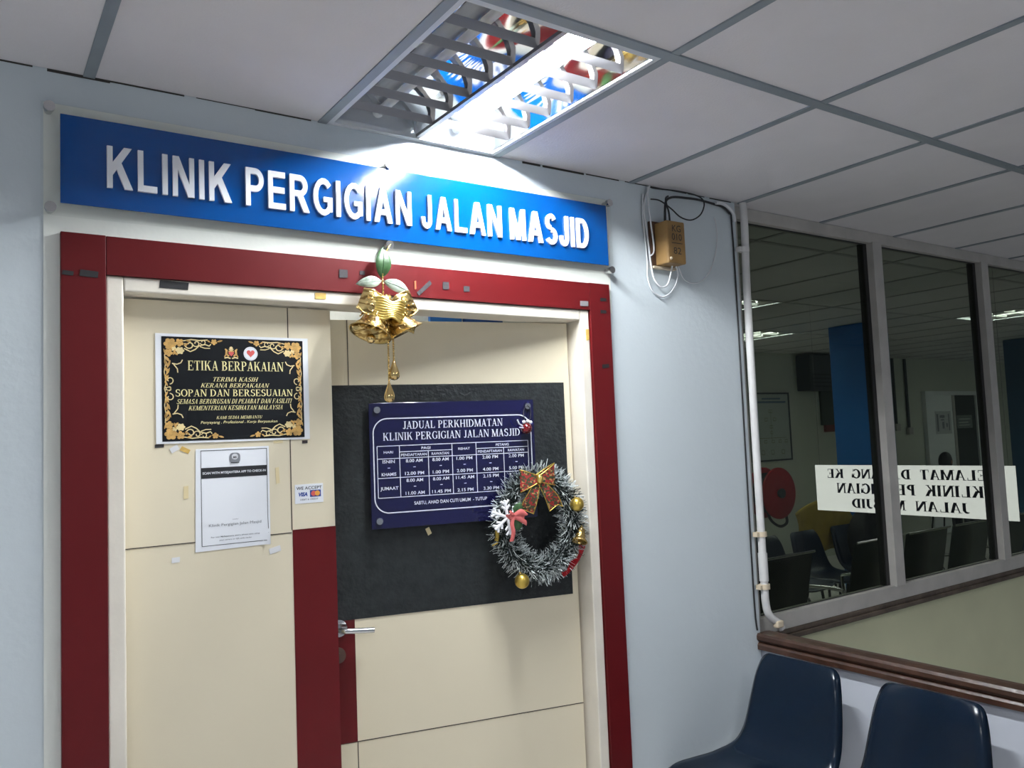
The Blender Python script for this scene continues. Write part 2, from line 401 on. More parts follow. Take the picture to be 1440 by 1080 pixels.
def serif(txt, cx, cy, h, w, slant=0.0, fat=1.0):
    """one line of bold serif lettering, height h and total width w, centred on (cx, cy)"""
    P, x = [], 0.0
    for ch in txt:
        g, adv = _glyph(ch)
        P += [([(x + a, b) for a, b in vs], fs) for vs, fs in g]; x += adv + 0.03
    kx = w / x
    return [([(cx - w / 2 + a * kx + slant * (b - .5) * h, cy - h / 2 + b * h) for a, b in vs], fs) for vs, fs in P]

def strip(pts, w):
    """flat ribbon along a 2D polyline"""
    n = len(pts); L, Rr = [], []
    for k in range(n):
        a = pts[max(k - 1, 0)]; b = pts[min(k + 1, n - 1)]
        dx, dy = b[0] - a[0], b[1] - a[1]; d = math.hypot(dx, dy) or 1
        ww = w[k] if isinstance(w, list) else w
        L.append((pts[k][0] - dy / d * ww / 2, pts[k][1] + dx / d * ww / 2)); Rr.append((pts[k][0] + dy / d * ww / 2, pts[k][1] - dx / d * ww / 2))
    return (L + Rr, [(k, k + 1, n + k + 1, n + k) for k in range(n - 1)])
def disc2(cx, cy, rx, ry=None, n=20, petals=0, amp=0.2):
    ry = ry or rx
    pts = []
    for k in range(n):
        a = 2 * PI * k / n; q = 1 + (amp * math.cos(petals * a) if petals else 0)
        pts.append((cx + rx * q * math.cos(a), cy + ry * q * math.sin(a)))
    return (pts + [(cx, cy)], [(k, (k + 1) % n, n) for k in range(n)])
def spiral(cx, cy, r0, r1, a0, a1, n=14):
    return [(cx + (r0 + (r1 - r0) * k / n) * math.cos(math.radians(a0 + (a1 - a0) * k / n)), cy + (r0 + (r1 - r0) * k / n) * math.sin(math.radians(a0 + (a1 - a0) * k / n))) for k in range(n + 1)]
def XZ(y): return lambda a, b: (a, y, b)

H = 2.60
# ------------------------------------------------------------------ the setting
def struct(mb, name, m, label=None, parent=None):
    o = mb.build(name, m, parent)
    if parent is None: o['kind'] = 'structure'
    if label: o['label'] = label
    return o
b = MB(); b.box(-3.0, .033, 0, .12, 0, 2.72); b.box(1.556, 2.372, 0, .12, 0, 2.72); b.box(.033, 1.556, 0, .12, 2.105, 2.72)
struct(b, 'wall_front', M['wall'], 'blue grey painted wall around the clinic door')
b = MB(); b.box(-3.0, 16.0, -4.4, 4.40, -.05, 0); struct(b, 'floor', M['floor'])

# ceiling boards on a tee-bar grid; the light fittings fill whole cells
fixt = {(1, -0.8): 'main', (7, 1.6): 'hall', (10, 2.8): 'hall', (12, 0.4): 'hall', (16, 1.6): 'hall', (9, 0.4): 'none'}
ybar = [-4.4, -3.2, -2.0, -0.8, 0.4, 1.6, 2.8, 4.0, 4.4]
b = MB(); g = MB(); g2 = MB()
fill_cells = [(-2, -3.2), (3, -3.2)]
hall_cells = [(7, 1.6), (10, 2.8), (12, .4), (20, 1.6)]
for k in range(-5, 27):
    for y0, y1 in zip(ybar[:-1], ybar[1:]):
        if (k, y0) in fill_cells or (k, y0) in hall_cells or (k, y0) == (1, 0.4): continue
        if k == 1 and y0 == -0.8: continue
        x0 = k * .6
        b.box(x0, x0 + .6, y0, y1, H, H + .012)
struct(b, 'ceiling', M['tile'], 'white board ceiling hung on grey tee bars')
for k in range(-5, 28):
    g.box(k * .6 - .013, k * .6 + .013, -4.4, 0.0 if k < 5 else .03, H - .004, H + .010)
    g2.box(k * .6 - .013, k * .6 + .013, .12, 4.25, H - .004, H + .010)
for y in ybar[1:-1]:
    if abs(y + .8) < 1e-6 or y < 0: g.box(-3, 16, y - .016, y + .016, H - .005, H + .010)
    else: g2.box(-3, 16, y - .013, y + .013, H - .004, H + .010)
ceil = bpy.data.objects['ceiling']
g.build('tee_grid', M['tee'], ceil)['label'] = 'grey metal tee bars between the ceiling boards'
g2.build('tee_grid', M['tee_hall'], ceil)['label'] = 'paler metal tee bars over the hall and clinic'
# uneven dark joint between wall and ceiling
b = MB(); x = -3.0
while x < 2.34:
    w = random.uniform(.05, .2); hh = random.choice([.002, .003, .004, .007])
    if not (.60 < x + w and x < 1.22): b.box(x, min(x + w, 2.35), -.0012, 0, H - hh, H)
    x += w + random.choice([0, 0, .01, .03])
struct(b, 'trim_1', M['crack'], 'dark uneven joint along the top of the wall')
# cream band behind the sign and round the red surround
b = MB(); b.box(-.098, 1.672, -.0025, 0, 2.10, 2.515); b.box(-.098, -.05, -.0025, 0, 0, 2.10); struct(b, 'trim_2', M['cream_wall'], 'cream painted patch of wall behind the blue sign')

# red laminate surround
b = MB()
b.box(-.064, .033, -.020, 0, 0, 2.200); b.box(1.558, 1.650, -.020, 0, 0, 2.200)
o = struct(b, 'trim_3', M['red'], 'dark red laminate surround of the clinic door'); bevel(o, .0015)
b = MB(); b.box(.0335, 1.5575, -.0195, 0, 2.103, 2.199); bevel(b.build('head_board', M['red'], o), .0015)
# cream frame
b = MB()
b.box(.033, .073, -.012, .098, 0, 2.103); b.box(1.516, 1.556, -.012, .098, 0, 2.103); b.box(.073, 1.516, -.012, .098, 2.066, 2.103)
o = struct(b, 'trim_4', M['frame'], 'cream gloss door frame inside the red surround'); bevel(o, .005, 3)

# left leaf, shut
def leaf_panels(mb, x0, x1, y0, y1, zt): pass
b = MB(); b.box(.076, .630, .052, .092, .012, 2.060)
d1 = struct(b, 'door_1', M['door'], 'left leaf of the clinic door, shut, with notices on it')
b = MB()
for q in ((.5025, .5050, 1.437, 2.060), (.5025, .5050, .012, .757), (.076, .5025, 1.4285, 1.4310), (.076, .5025, .7560, .7585)):
    b.box(q[0], q[1], .0508, .0525, q[2], q[3])
b.build('panel_seam', M['seam'], d1)
b = MB(); b.box(.505, .6305, .0505, .0525, .757, 1.437); b.build('red_panel', M['red'], d1)['label'] = 'dark red strip on the meeting edge of the leaf'

# right leaf, ajar: swings into the clinic about its right edge
TH = math.radians(13.0); HX, HY = 1.505, 0.05
def leaf_pt(a, off, z): return (HX + a * math.cos(TH) - off * math.sin(TH), HY - a * math.sin(TH) - off * math.cos(TH), z)
b = MB(); b.box(-.850, -.002, 0, .040, .012, 2.063)
d2 = struct(b, 'door_2', M['door'], 'right leaf of the clinic door, ajar, with wreath and timetable')
d2.location = (HX, HY, 0); d2.rotation_euler = (0, 0, -TH)
b = MB()
for q in ((-.7725, -.7700, 1.855, 2.063), (-.7725, -.7700, .012, .757), (-.850, -.002, .7560, .7585)):
    b.box(q[0], q[1], -.0012, .0005, q[2], q[3])
b.build('panel_seam', M['seam'], d2)
b = MB(); b.box(-.8505, -.7715, -.0015, .0005, .7585, 1.20); b.build('red_panel', M['red'], d2)['label'] = 'dark red strip near the handle of the leaf'
b = MB(); b.box(-.8505, -.024, -.0025, .0005, 1.1265, 1.8545); b.box(-.7712, -.7703, -.0028, -.0024, 1.1265, 1.8545)
o = b.build('laminate_board', M['slate'], d2); o['label'] = 'dark slate board across the middle of the leaf'
# handle set
b = MB(); b.cyl((-.822, -.009, 1.106), (-.822, 0, 1.106), .026, 24)
hd = b.build('door_handle', M['steel'], d2); hd['label'] = 'chrome lever handle'
b = MB(); pts = spline([(-.822, -.009, 1.106), (-.822, -.040, 1.106), (-.812, -.052, 1.1055), (-.78, -.054, 1.103), (-.722, -.053, 1.0985)], 6)
b.tube(pts, .0085, 12); b.build('lever', M['steel'], hd)
b = MB(); b.cyl((-.826, -.008, 1.024), (-.826, 0, 1.024), .024, 24); b.cyl((-.826, -.012, 1.024), (-.826, -.008, 1.024), .009, 12)
b.build('lock_cover', nmat('dull brass brown', (0.10, 0.06, 0.045), .4, .3), d2)
# clinic room behind the door
b = MB(); b.box(-3.0, 2.372, 1.30, 1.36, 0, 2.72); struct(b, 'wall_inner', M['cream_wall'])
for nm, x0, x1, m_, lb in (('wall_panel', 1.63, 1.808, 'clinic_blue', 'mid blue wall panel seen over the ajar door leaf'), ('wall_panel', 1.826, 2.055, 'clinic_navy', 'deep blue wall panel seen over the ajar door leaf')):
    t = thing(nm, ((x0 + x1) / 2, 1.30, 1.9), lb, 'wall panel', 'blue panels in the clinic')
    w = (x1 - x0) / 2
    b = MB(); b.box(-w, w, -.02, 0, 0, .60); b.build('face_board', M[m_], t)
    b = MB(); b.box(-w - .006, w + .006, -.024, 0, -.02, 0); b.build('edge_trim', M['alu'], t)

# ------------------------------------------------------------------ window to the waiting hall
WY = 0.06
b = MB()
b.box(2.372, 8.80, .03, .09, 2.545, 2.598)      # head
b.box(2.415, 8.80, .03, .09, .833, .900)       # sill rail
b.box(2.372, 2.418, .03, .09, .833, 2.545)    # left stile
for x in (3.392, 4.446, 5.50, 6.554, 7.608, 8.725): b.box(x, x + .075, .022, .09, .895, 2.55)
w1 = struct(b, 'window_1', M['alu'], 'aluminium framed window wall to the waiting hall'); bevel(w1, .002)
for x0, x1 in ((2.418, 3.392), (3.467, 4.446), (4.521, 5.50), (5.575, 6.554), (6.629, 7.608), (7.683, 8.725)):
    b = MB(); b.box(x0 - .003, x1 + .003, .058, .063, .895, 2.55); b.build('glass_pane', M['glass'], w1)
b = MB()
for x in (2.418, 3.365, 3.467, 4.418, 4.521): b.box(x, x + (.006 if x not in (3.365, 4.418) else .027), .0565, .090, .9, 2.545)
for x0, x1 in ((2.418, 3.392), (3.467, 4.446), (4.521, 5.50), (5.575, 6.554), (6.629, 7.608), (7.683, 8.725)): b.box(x0, x1, .0565, .0645, 2.540, 2.546); b.box(x0, x1, .0565, .0645, .899, .903)
b.build('gasket', M['black'], w1)['label'] = 'black rubber strip along the glass'
b = MB(); b.box(2.43, 8.80, .068, .16, 0, .79); struct(b, 'wall_far', M['green_wall'], 'pale green wall under the window')
b = MB(); b.box(2.43, 8.80, .018, .10, .792, .812); b.box(2.43, 8.80, .026, .10, .812, .833); b.box(2.43, 8.80, .058, .10, .774, .792); o = struct(b, 'trim_5', M['old_wood'], 'blackened timber ledge under the window with a strip for its shadow line'); bevel(o, .004)  # lowest strip is added for the dark shadow line below the ledge
b = MB(); b.box(8.80, 8.86, -4.4, .16, 0, 2.72); struct(b, 'wall_east', M['wall'])
# half wall running out towards the viewer with its brown rail
b = MB(); b.box(2.380, 2.425, -3.6, .02, 0, .79); b.box(2.372, 2.43, .02, .16, 0, .79); struct(b, 'wall_right', M['half_wall'], 'pale half wall behind the blue chairs')
prof = [(2.352, .795), (2.352, .812), (2.357, .819), (2.364, .822), (2.357, .826), (2.350, .834), (2.350, .848), (2.356, .857), (2.40, .858), (2.428, .856), (2.436, .850), (2.436, .795)]
b = MB(); rows = [[(x, y, z) for x, z in prof] for y in (-3.6, -.02 + .02)]
b.grid(rows, 0, False, True); b.face([rows[0][k] for k in range(len(prof))]); b.face(list(reversed(rows[1])))
struct(b, 'trim_6', M['wood'], 'brown moulded timber rail on top of the half wall')
# waiting hall shell
b = MB(); b.box(2.43, 16.0, 4.25, 4.31, 0, 2.72); struct(b, 'wall_back', M['hall_wall'])
b = MB(); b.box(2.372, 2.43, .16, 4.25, 0, 2.72); struct(b, 'wall_left', M['hall_wall'])
b = MB(); b.box(15.94, 16.0, .1, 4.25, 0, 2.72); struct(b, 'wall_side', M['hall_wall'])

# ------------------------------------------------------------------ ceiling light fittings
def fixture(x0, y0, L, tubes, label, group=None, n=8, blade='blade'):
    W = .6
    t = thing('ceiling_light', (x0 + W / 2, y0 + L / 2, H), label, 'ceiling light', group)
    hx, hy = W / 2, L / 2
    b = MB()
    for q in ((-hx, -hx + .028, -hy, hy), (hx - .028, hx, -hy, hy), (-hx + .028, hx - .028, -hy, -hy + .022), (-hx + .028, hx - .028, hy - .022, hy)):
        b.box(q[0], q[1], q[2], q[3], -.003, .012)
    b.build('rim', M['rim'], t)
    b = MB()
    b.box(-hx, hx, -hy, hy, .098, .102)
    for q in ((-hx, -hx + .004, -hy, hy), (hx - .004, hx, -hy, hy), (-hx + .004, hx - .004, -hy, -hy + .004), (-hx + .004, hx - .004, hy - .004, hy)):
        b.box(q[0], q[1], q[2], q[3], .012, .098)
    b.build('housing', M['rim'], t)
    # mirror reflectors: a curved trough for each tube
    b = MB()
    for s in (-1, 1):
        cx = s * (hx - .028) / 2; rw = (hx - .028) / 2
        rows = []
        for y in (-hy + .022, hy - .022):
            row = []
            for k in range(13):
                u = -1 + 2 * k / 12
                row.append((cx + u * (rw - .003), y, .004 + .064 * (1 - abs(u) ** 3.2)))
            rows.append(row)
        b.grid(rows, 0, True)
    b.build('reflector', M['mirror'], t)
    # cross blades, V section, cut to the trough
    b = MB(); step = (L - .044) / n
    for s in (-1, 1):
        cx = s * (hx - .028) / 2; rw = (hx - .028) / 2 - .006
        for k in range(1, n) if n > 2 else []:
            y = -hy + .022 + k * step
            for sg in (-1, 1):
                b.face([(cx - rw, y, .003), (cx - rw * .95, y + sg * .009, .024), (cx + rw * .95, y + sg * .009, .024), (cx + rw, y, .003)][::sg])
            b.face([(cx - rw * .95, y - .009, .024), (cx + rw * .95, y - .009, .024), (cx + rw * .95, y + .009, .024), (cx - rw * .95, y + .009, .024)])
    b.box(-.008, .008, -hy + .022, hy - .022, .000, .010)
    b.build('louvre', M[blade], t)
    for s, m_ in zip((-1, 1), tubes):
        cx = s * (hx - .028) / 2
        b = MB(); b.cyl((cx, -hy + .05, .050), (cx, hy - .05, .050), .013, 12)
        tb = b.build('tube', M[m_], t)
        for y in (-hy + .024, hy - .050):
            b = MB(); b.cyl((cx, y, .050), (cx, y + .026, .050), .015, 10); b.build('end_cap', M['rim'], tb)
    return t
fixture(.6, -.786, .786, ('tube_off', 'tube_on'), 'louvred ceiling light above the blue sign, one tube lit', n=7)
for (k, y), lb in zip(hall_cells, ('lit louvred ceiling light in the hall, upper of two beside the white pipe', 'lit louvred ceiling light in the hall, lower of two beside the white pipe', 'lit louvred ceiling light in the hall at the right edge of the photo', 'louvred ceiling light at the far end of the hall')):
    fixture(k * .6, y, 1.2, ('tube_hall', 'tube_hall'), lb, 'hall ceiling lights', n=6, blade='blade_lit')
for (k, y), lb in zip(fill_cells, ('added louvred fill light behind the viewer, left', 'added louvred fill light behind the viewer, right')):
    fixture(k * .6, y, 1.2, ('tube_fill_left',) * 2 if k < 0 else ('tube_fill',) * 2, lb, 'added corridor fill lights', n=6)  # unseen fittings added for ambient light
fixture(.6, .41, .87, ('tube_clinic', 'tube_clinic'), 'louvred ceiling light inside the clinic behind the door', n=6)

# ------------------------------------------------------------------ clinic sign
t = thing('clinic_sign', (.79, 0, 2.236), 'long blue sign with raised white letters over the red door surround', 'sign')
SX, SZ = .79, 2.236
b = MB(); b.box(-.105 - SX, 1.670 - SX, -.026, -.022, 0, .272); b.build('acrylic_plate', M['acrylic'], t)['label'] = 'clear acrylic backing plate'
b = MB(); b.box(-.065 - SX, 1.644 - SX, -.0305, -.026, 2.266 - SZ, 2.483 - SZ); bevel(b.build('blue_panel', M['sign_blue'], t), .001)
B_ = 0.170
def _prism(mb, poly, fn, fb):
    vs, fs = poly
    mb.flat([poly], fn)
    cnt = set()
    for f in fs:
        for i in range(len(f)): cnt.add((f[i], f[(i + 1) % len(f)]))
    for (i, j) in cnt:
        if (j, i) not in cnt: mb.face([fn(*vs[i]), fb(*vs[i]), fb(*vs[j]), fn(*vs[j])])
def _gro(ch):
    T = B_; h = .155
    if ch == 'K': return [_bar(0, 0, T, 1), ([(T, .31), (.75, 1), (.51, 1), (T, .62)], [(0, 1, 2, 3)]), ([(.53, 0), (.78, 0), (.41, .66), (.27, .50)], [(0, 1, 2, 3)])], .77
    if ch == 'L': return [_bar(0, 0, T, 1), _bar(T, 0, .60, h)], .60
    if ch == 'I': return [_bar(0, 0, T, 1)], T
    if ch == 'N': return [_bar(0, 0, T * .95, 1), _bar(.70 - T * .95, 0, .70, 1), _dg(.50, 0, 0, 1, .20)], .70
    if ch == 'P': return [_bar(0, 0, T, 1), _arc(.34, .69, .31, .31, -90, 90, T, h), _bar(T, 1 - h, .35, 1), _bar(T, .38, .35, .38 + h)], .65
    if ch == 'E': return [_bar(0, 0, T, 1), _bar(T, 0, .64, h), _bar(T, .43, .60, .43 + h), _bar(T, 1 - h, .63, 1)], .64
    if ch == 'R': return [_bar(0, 0, T, 1), _arc(.38, .71, .30, .29, -90, 90, T, h), _bar(T, 1 - h, .39, 1), _bar(T, .42, .39, .42 + h), _dg(.52, 0, .27, .46, .225)], .745
    if ch == 'G': return [_arc(.40, .5, .40, .515, 42, 360 - 42, T, h), _bar(.56, .10, .74, .50), _bar(.40, .50 - h * .85, .74, .50)], .74
    if ch == 'A': return [_dg(0, 0, .28, 1, .20), _dg(.58, 0, .30, 1, .20), _bar(.18, .22, .60, .22 + h), _bar(.28, .93, .50, 1)], .78
    if ch == 'J': return [_bar(.50 - T, .28, .50, 1), _arc(.25, .27, .25, .285, 180, 360, T, h), _bar(0, .27, T, .33)], .50
    if ch == 'M': return [_bar(0, 0, T * .9, 1), _bar(.80 - T * .9, 0, .80, 1), _dg(.31, 0, .02, 1, .18), _dg(.31, 0, .60, 1, .18)], .80
    if ch == 'S': return [_arc(.325, .735, .285, .275, 25, 270, T, h), _arc(.325, .270, .325, .285, 90, -155, T, h)], .65
    if ch == 'D': return [_bar(0, 0, T, 1), _arc(.30, .5, .385, .5, -90, 90, T, h), _bar(T, 1 - h, .31, 1), _bar(T, 0, .31, h)], .685
def raised(word, x0, x1):
    gap = .165
    gl = [_gro(c) for c in word]
    tot = sum(w for _, w in gl) + gap * (len(word) - 1)
    k = (x1 - x0) / tot; x = x0; z0, z1 = 2.3155, 2.4195
    for g, w in gl:
        mb = MB()
        for n_, poly in enumerate(g):
            e = .00006 * n_
            _prism(mb, poly, lambda a, c: (x + a * k - SX, -.0385 - e, z0 + c * (z1 - z0) - SZ), lambda a, c: (x + a * k - SX, -.0305, z0 + c * (z1 - z0) - SZ))
        mb.build('letter', M['white'], t)
        x += (w + gap) * k
raised('KLINIK', .034, .331); raised('PERGIGIAN', .368, .861); raised('JALAN', .894, 1.187); raised('MASJID', 1.222, 1.551)
for x, z in ((-.088, 2.494), (-.086, 2.252), (.792, 2.494), (.786, 2.251), (1.656, 2.494), (1.652, 2.250)):
    b = MB(); b.cyl((x - SX, -.022, z - SZ), (x - SX, 0, z - SZ), .009, 16); b.cyl((x - SX, -.040, z - SZ), (x - SX, -.026, z - SZ), .0125, 20)
    o = bevel(b.build('standoff_bolt', M['steel'], t), .002)

# ------------------------------------------------------------------ dress code poster
LY = .052
PX, PZ = .3575, 1.688
t = thing('dress_code_poster', (PX, LY, PZ), 'black and gold dress code poster on white paper on the shut door leaf', 'poster')
def px(f): return lambda a, b_: (a - PX, f, b_ - PZ)
b = MB(); b.box(.155 - PX, .560 - PX, -.003, 0, 0, .286); b.build('paper_sheet', M['paper'], t)
b = MB(); b.box(.1695 - PX, .5445 - PX, -.0036, -.003, 1.6935 - PZ, 1.9665 - PZ); b.build('black_panel', M['poster'], t)
b = MB(); fn = px(-.0040); fp = px(-.0044)
X0, X1, Z0, Z1 = .1725, .5415, 1.696, 1.964
corner_mb = {(i, j): MB() for i in (0, 1) for j in (0, 1)}
def quad(polys, mi=0, f=None):
    for sx in (0, 1):
        for sz in (0, 1):
            b = corner_mb[sx, sz]
            for n_, (vs, fs) in enumerate(polys):
                q = [([(X1 - u if sx else X0 + u, Z0 + v if sz else Z1 - v) for u, v in vs], fs)]
                f0 = f or fn
                b.flat(q, lambda a, c: (f0(a, c)[0], f0(a, c)[1] - .00004 * n_, f0(a, c)[2]), mi)
def flower(cx, cy, r, n, a0=0, k=.40): return [disc2(cx + r * .60 * math.cos(a0 + 2 * PI * i / n), cy + r * .60 * math.sin(a0 + 2 * PI * i / n), r * k, r * k * .9, 10) for i in range(n)] + [disc2(cx, cy, r * .26, r * .26, 10)]
def leaf2(x0, y0, x1, y1, w): return strip([(x0 + (x1 - x0) * k / 6, y0 + (y1 - y0) * k / 6) for k in range(7)], [w * math.sin(PI * (.06 + .88 * k / 6)) for k in range(7)])
P_ = flower(.018, .017, .0165, 6) + flower(.041, .013, .0115, 5, .4) + flower(.014, .040, .011, 5, .2)
for x0, y0, x1, y1, w in ((.006, .050, .016, .064, .007), (.004, .058, .010, .076, .007), (.018, .060, .010, .080, .006), (.004, .078, .014, .092, .007), (.016, .080, .008, .098, .006), (.003, .096, .012, .110, .006), (.013, .098, .005, .116, .006), (.004, .114, .011, .127, .005), (.056, .006, .070, .010, .005), (.052, .022, .062, .014, .006), (.002, .030, .006, .044, .004), (.028, .038, .036, .046, .006), (.030, .030, .026, .046, .005)): P_.append(leaf2(x0, y0, x1, y1, w))
P_ += flower(.128, .009, .0085, 5, .3) + [leaf2(.136, .008, .150, .004, .005), leaf2(.118, .010, .110, .004, .004)]
quad(P_)
quad([disc2(.042, .034, .010, .009, 30, 6, .14), disc2(.028, .030, .006, .006, 20, 5, .25)], 1, fp)
quad([strip(spiral(.066, .018, .012, .004, 200, -160), .0030), strip(spiral(.083, .014, .010, .003, 180, -200), .0026), strip([(.05, .008), (.07, .004), (.09, .006), (.112, .004)], .003),
      strip([(.052, .028), (.068, .036), (.08, .030), (.09, .020), (.105, .016), (.116, .020), (.120, .015)], .003), strip([(.092, .022), (.104, .026), (.118, .026)], .0024),
      strip(spiral(.100, .010, .008, .003, 160, -180), .0022), strip([(.022, .068), (.034, .070), (.044, .066), (.048, .058)], .0028), strip([(.026, .070), (.035, .082), (.036, .092)], .0028),
      strip(spiral(.016, .112, .010, .004, 90, -220), .0026), strip(spiral(.014, .132, .008, .003, 200, -100), .0024), strip([(.004, .045), (.006, .07), (.003, .09), (.007, .12), (.003, .134)], .0022)], 1, fp)
for q in corner_mb.values(): q.build('corner_ornament', [M['gold_print'], M['gold_pale']], t)
b = MB(); fn2 = px(-.0042)
b.flat(serif('ETIKA BERPAKAIAN', .361, 1.8915, .0255, .256), fn2)
b.flat(serif('TERIMA KASIH', .3565, 1.8555, .0115, .120, .35), fn2)
b.flat(serif('KERANA BERPAKAIAN', .3565, 1.8390, .0115, .180, .35), fn2)
b.flat(serif('SOPAN DAN BERSESUAIAN', .3575, 1.8190, .0185, .312), fn2)
b.flat(serif('SEMASA BERURUSAN DI PEJABAT DAN FASILITI', .3580, 1.7965, .0125, .304, .3), fn2)
b.flat(serif('KEMENTERIAN KESIHATAN MALAYSIA', .3600, 1.7790, .0118, .250, .3), fn2)
b.flat(serif('KAMI SEDIA MEMBANTU', .3655, 1.7530, .0080, .121, .3), fn2)
b.flat([([(x + .25 * (z - 1.741), z) for x, z in vs], fs) for vs, fs in sans('Penyayang . Profesional . Kerja Berpasukan', .3665, 1.7410, .0075, .203)], fn2)
b.build('lettering', M['gold_text'], t)
# crest: shield with two supporters, crescent on top and a scroll below
b = MB(); ex, ez = .3455, 1.928
f3 = px(-.0043); f4 = px(-.0047)
for s in (-1, 1):
    b.flat([strip([(ex + s * .006, ez - .010), (ex + s * .013, ez - .004), (ex + s * .012, ez + .006), (ex + s * .016, ez + .010)], [.004, .006, .006, .003]), strip([(ex + s * .013, ez - .004), (ex + s * .018, ez - .012)], .003)], f3, 0)
    b.flat([strip([(ex + s * .002, ez - .016), (ex + s * .010, ez - .013), (ex + s * .018, ez - .015)], .0035)], f3, 2)
b.flat([([(ex - .007, ez + .005), (ex + .007, ez + .005), (ex + .007, ez - .003), (ex, ez - .010), (ex - .007, ez - .003)], [(0, 4, 3, 2, 1)])], f3, 1)
b.flat([([(ex - .007, ez + .005), (ex + .007, ez + .005), (ex + .007, ez + .002), (ex - .007, ez + .002)], [(0, 3, 2, 1)])], f4, 0)
b.flat([disc2(ex, ez + .012, .0045, .0045, 14), strip(spiral(ex, ez + .012, .006, .006, 200, 340), .002)], f3, 2)
b.build('crest_emblem', [M['gold_print'], M['red_print'], M['gold_pale']], t)
b = MB(); ex, ez = .3975, 1.9265
b.flat([disc2(ex, ez, .0190, .0190, 32)], f3, 0)
b.flat([strip(spiral(ex, ez, .0165, .0165, 0, 360, 30), .0012)], f4, 2)
hp = [(.0115 * (16 * math.sin(a) ** 3) / 17, .0105 * (13 * math.cos(a) - 5 * math.cos(2 * a) - 2 * math.cos(3 * a) - math.cos(4 * a)) / 15) for a in [2 * PI * k / 28 for k in range(28)]]
b.flat([([(ex + x, ez + z + .001) for x, z in hp] + [(ex, ez)], [(k, (k + 1) % 28, 28) for k in range(28)])], f4, 1)
b.build('heart_emblem', [M['paper'], M['red_print'], M['grey_print']], t)

# ------------------------------------------------------------------ check-in sheet
QX, QZ = .3465, 1.405
t = thing('check_in_notice', (QX, LY, QZ), 'white printed check-in notice taped below the black and gold poster', 'notice')
b = MB(); n = 14; rows = []
for i in range(n + 1):
    row = []
    for j in range(n + 1):
        u, v = j / n, i / n
        lift = .016 * max(0, (u - .86) / .14) ** 2 * max(0, (.24 - v) / .24)
        x = .247 + .196 * u + .004 * v * (1 - u) - lift * .3
        row.append((x - QX, -.0016 - lift, .267 * v + .002 * (u - .5)))
    rows.append(row)
b.grid(rows, 0, True); b.build('paper_sheet', M['paper'], t)
qf = lambda a, c: (a - QX, -.0022 - .016 * max(0, (a - .4156) / .0274) ** 2 * max(0, (.24 - (c - 1.405) / .267) / .24), c - QZ)
b = MB()
for q in ((.2630, .4375, 1.6655, 1.6670), (.2630, .2643, 1.4165, 1.667), (.2630, .4375, 1.5930, 1.6210)):
    b.flat([_bar(q[0], q[2], q[1], q[3])], qf)
for k in range(12): b.flat([_bar(.4362, 1.4165 + .2505 * k / 12, .4375, 1.4165 + .2505 * (k + 1) / 12), _bar(.2630 + .1745 * k / 12, 1.4165, .2630 + .1745 * (k + 1) / 12, 1.4178)], qf)
b.build('black_border', M['ink'], t)
b = MB(); qf2 = lambda a, c: (a - QX, -.0031, c - QZ)
b.flat(sans('SCAN WITH MYSEJAHTERA APP TO CHECK-IN', .350, 1.6070, .0062, .166, .02), qf2); b.build('band_lettering', M['paper'], t)
b = MB(); b.flat([disc2(.351, 1.644, .0150, .0150, 28, 4, -.07)], lambda a, c: (a - QX, -.0028, c - QZ), 0)
b.flat([disc2(.351, 1.6475, .0085, .0080, 20)], qf2, 1); b.flat(sans('MS', .351, 1.646, .0055, None, .02), lambda a, c: (a - QX, -.0034, c - QZ), 2); b.flat([_bar(.340, 1.6305, .362, 1.6325)], lambda a, c: (a - QX, -.0034, c - QZ), 2)
b.build('app_icon', [M['blue_grey_print'], M['grey_print'], M['ink']], t)
b = MB(); b.flat(sans('Location', .350, 1.4815, .0032), qf, 0); b.flat(sans('Klinik Pergigian Jalan Masjid', .350, 1.4695, .0075, .137), qf, 0); b.build('name_lettering', M['blue_grey_print'], t); b = MB()
b.flat(sans('For non MySejahtera users, please scan using', .350, 1.4385, .0036, .127, .015), qf); b.flat(sans('your camera or QR code reader', .350, 1.4295, .0034, .085, .01), qf)
b.build('lettering', M['blue_grey_print'], t)

# ------------------------------------------------------------------ payment sticker
t = thing('payment_sticker', (.555, LY, 1.508), 'small white card payment sticker above the red door strip', 'sticker')
b = MB(); b.box(-.041, .041, -.0012, 0, 0, .053); b.build('label_sheet', M['paper'], t)
pf = lambda a, c: (a, -.0016, c); pf2 = lambda a, c: (a, -.0021, c); pf3 = lambda a, c: (a, -.0026, c)
b = MB(); b.flat(sans('WE ACCEPT', 0, .0425, .0088, .074, .01), pf, 0); b.flat(sans('DEBIT & CREDIT', 0, .0105, .0045, .052), pf, 0)
b.flat([([(x + .2 * (z - .025), z) for x, z in vs], fs) for vs, fs in sans('VISA', -.018, .0255, .0105, .028, .05)], pf, 1)
b.build('lettering', [M['ink'], M['visa_blue']], t)
b = MB(); b.flat([_bar(.002, .0165, .034, .0355)], pf, 0); b.flat([disc2(.0125, .026, .0075)], pf2, 1); b.flat([disc2(.0235, .026, .0075)], pf3, 2); b.build('card_logo', [M['visa_blue'], M['red_print'], M['orange_print']], t)

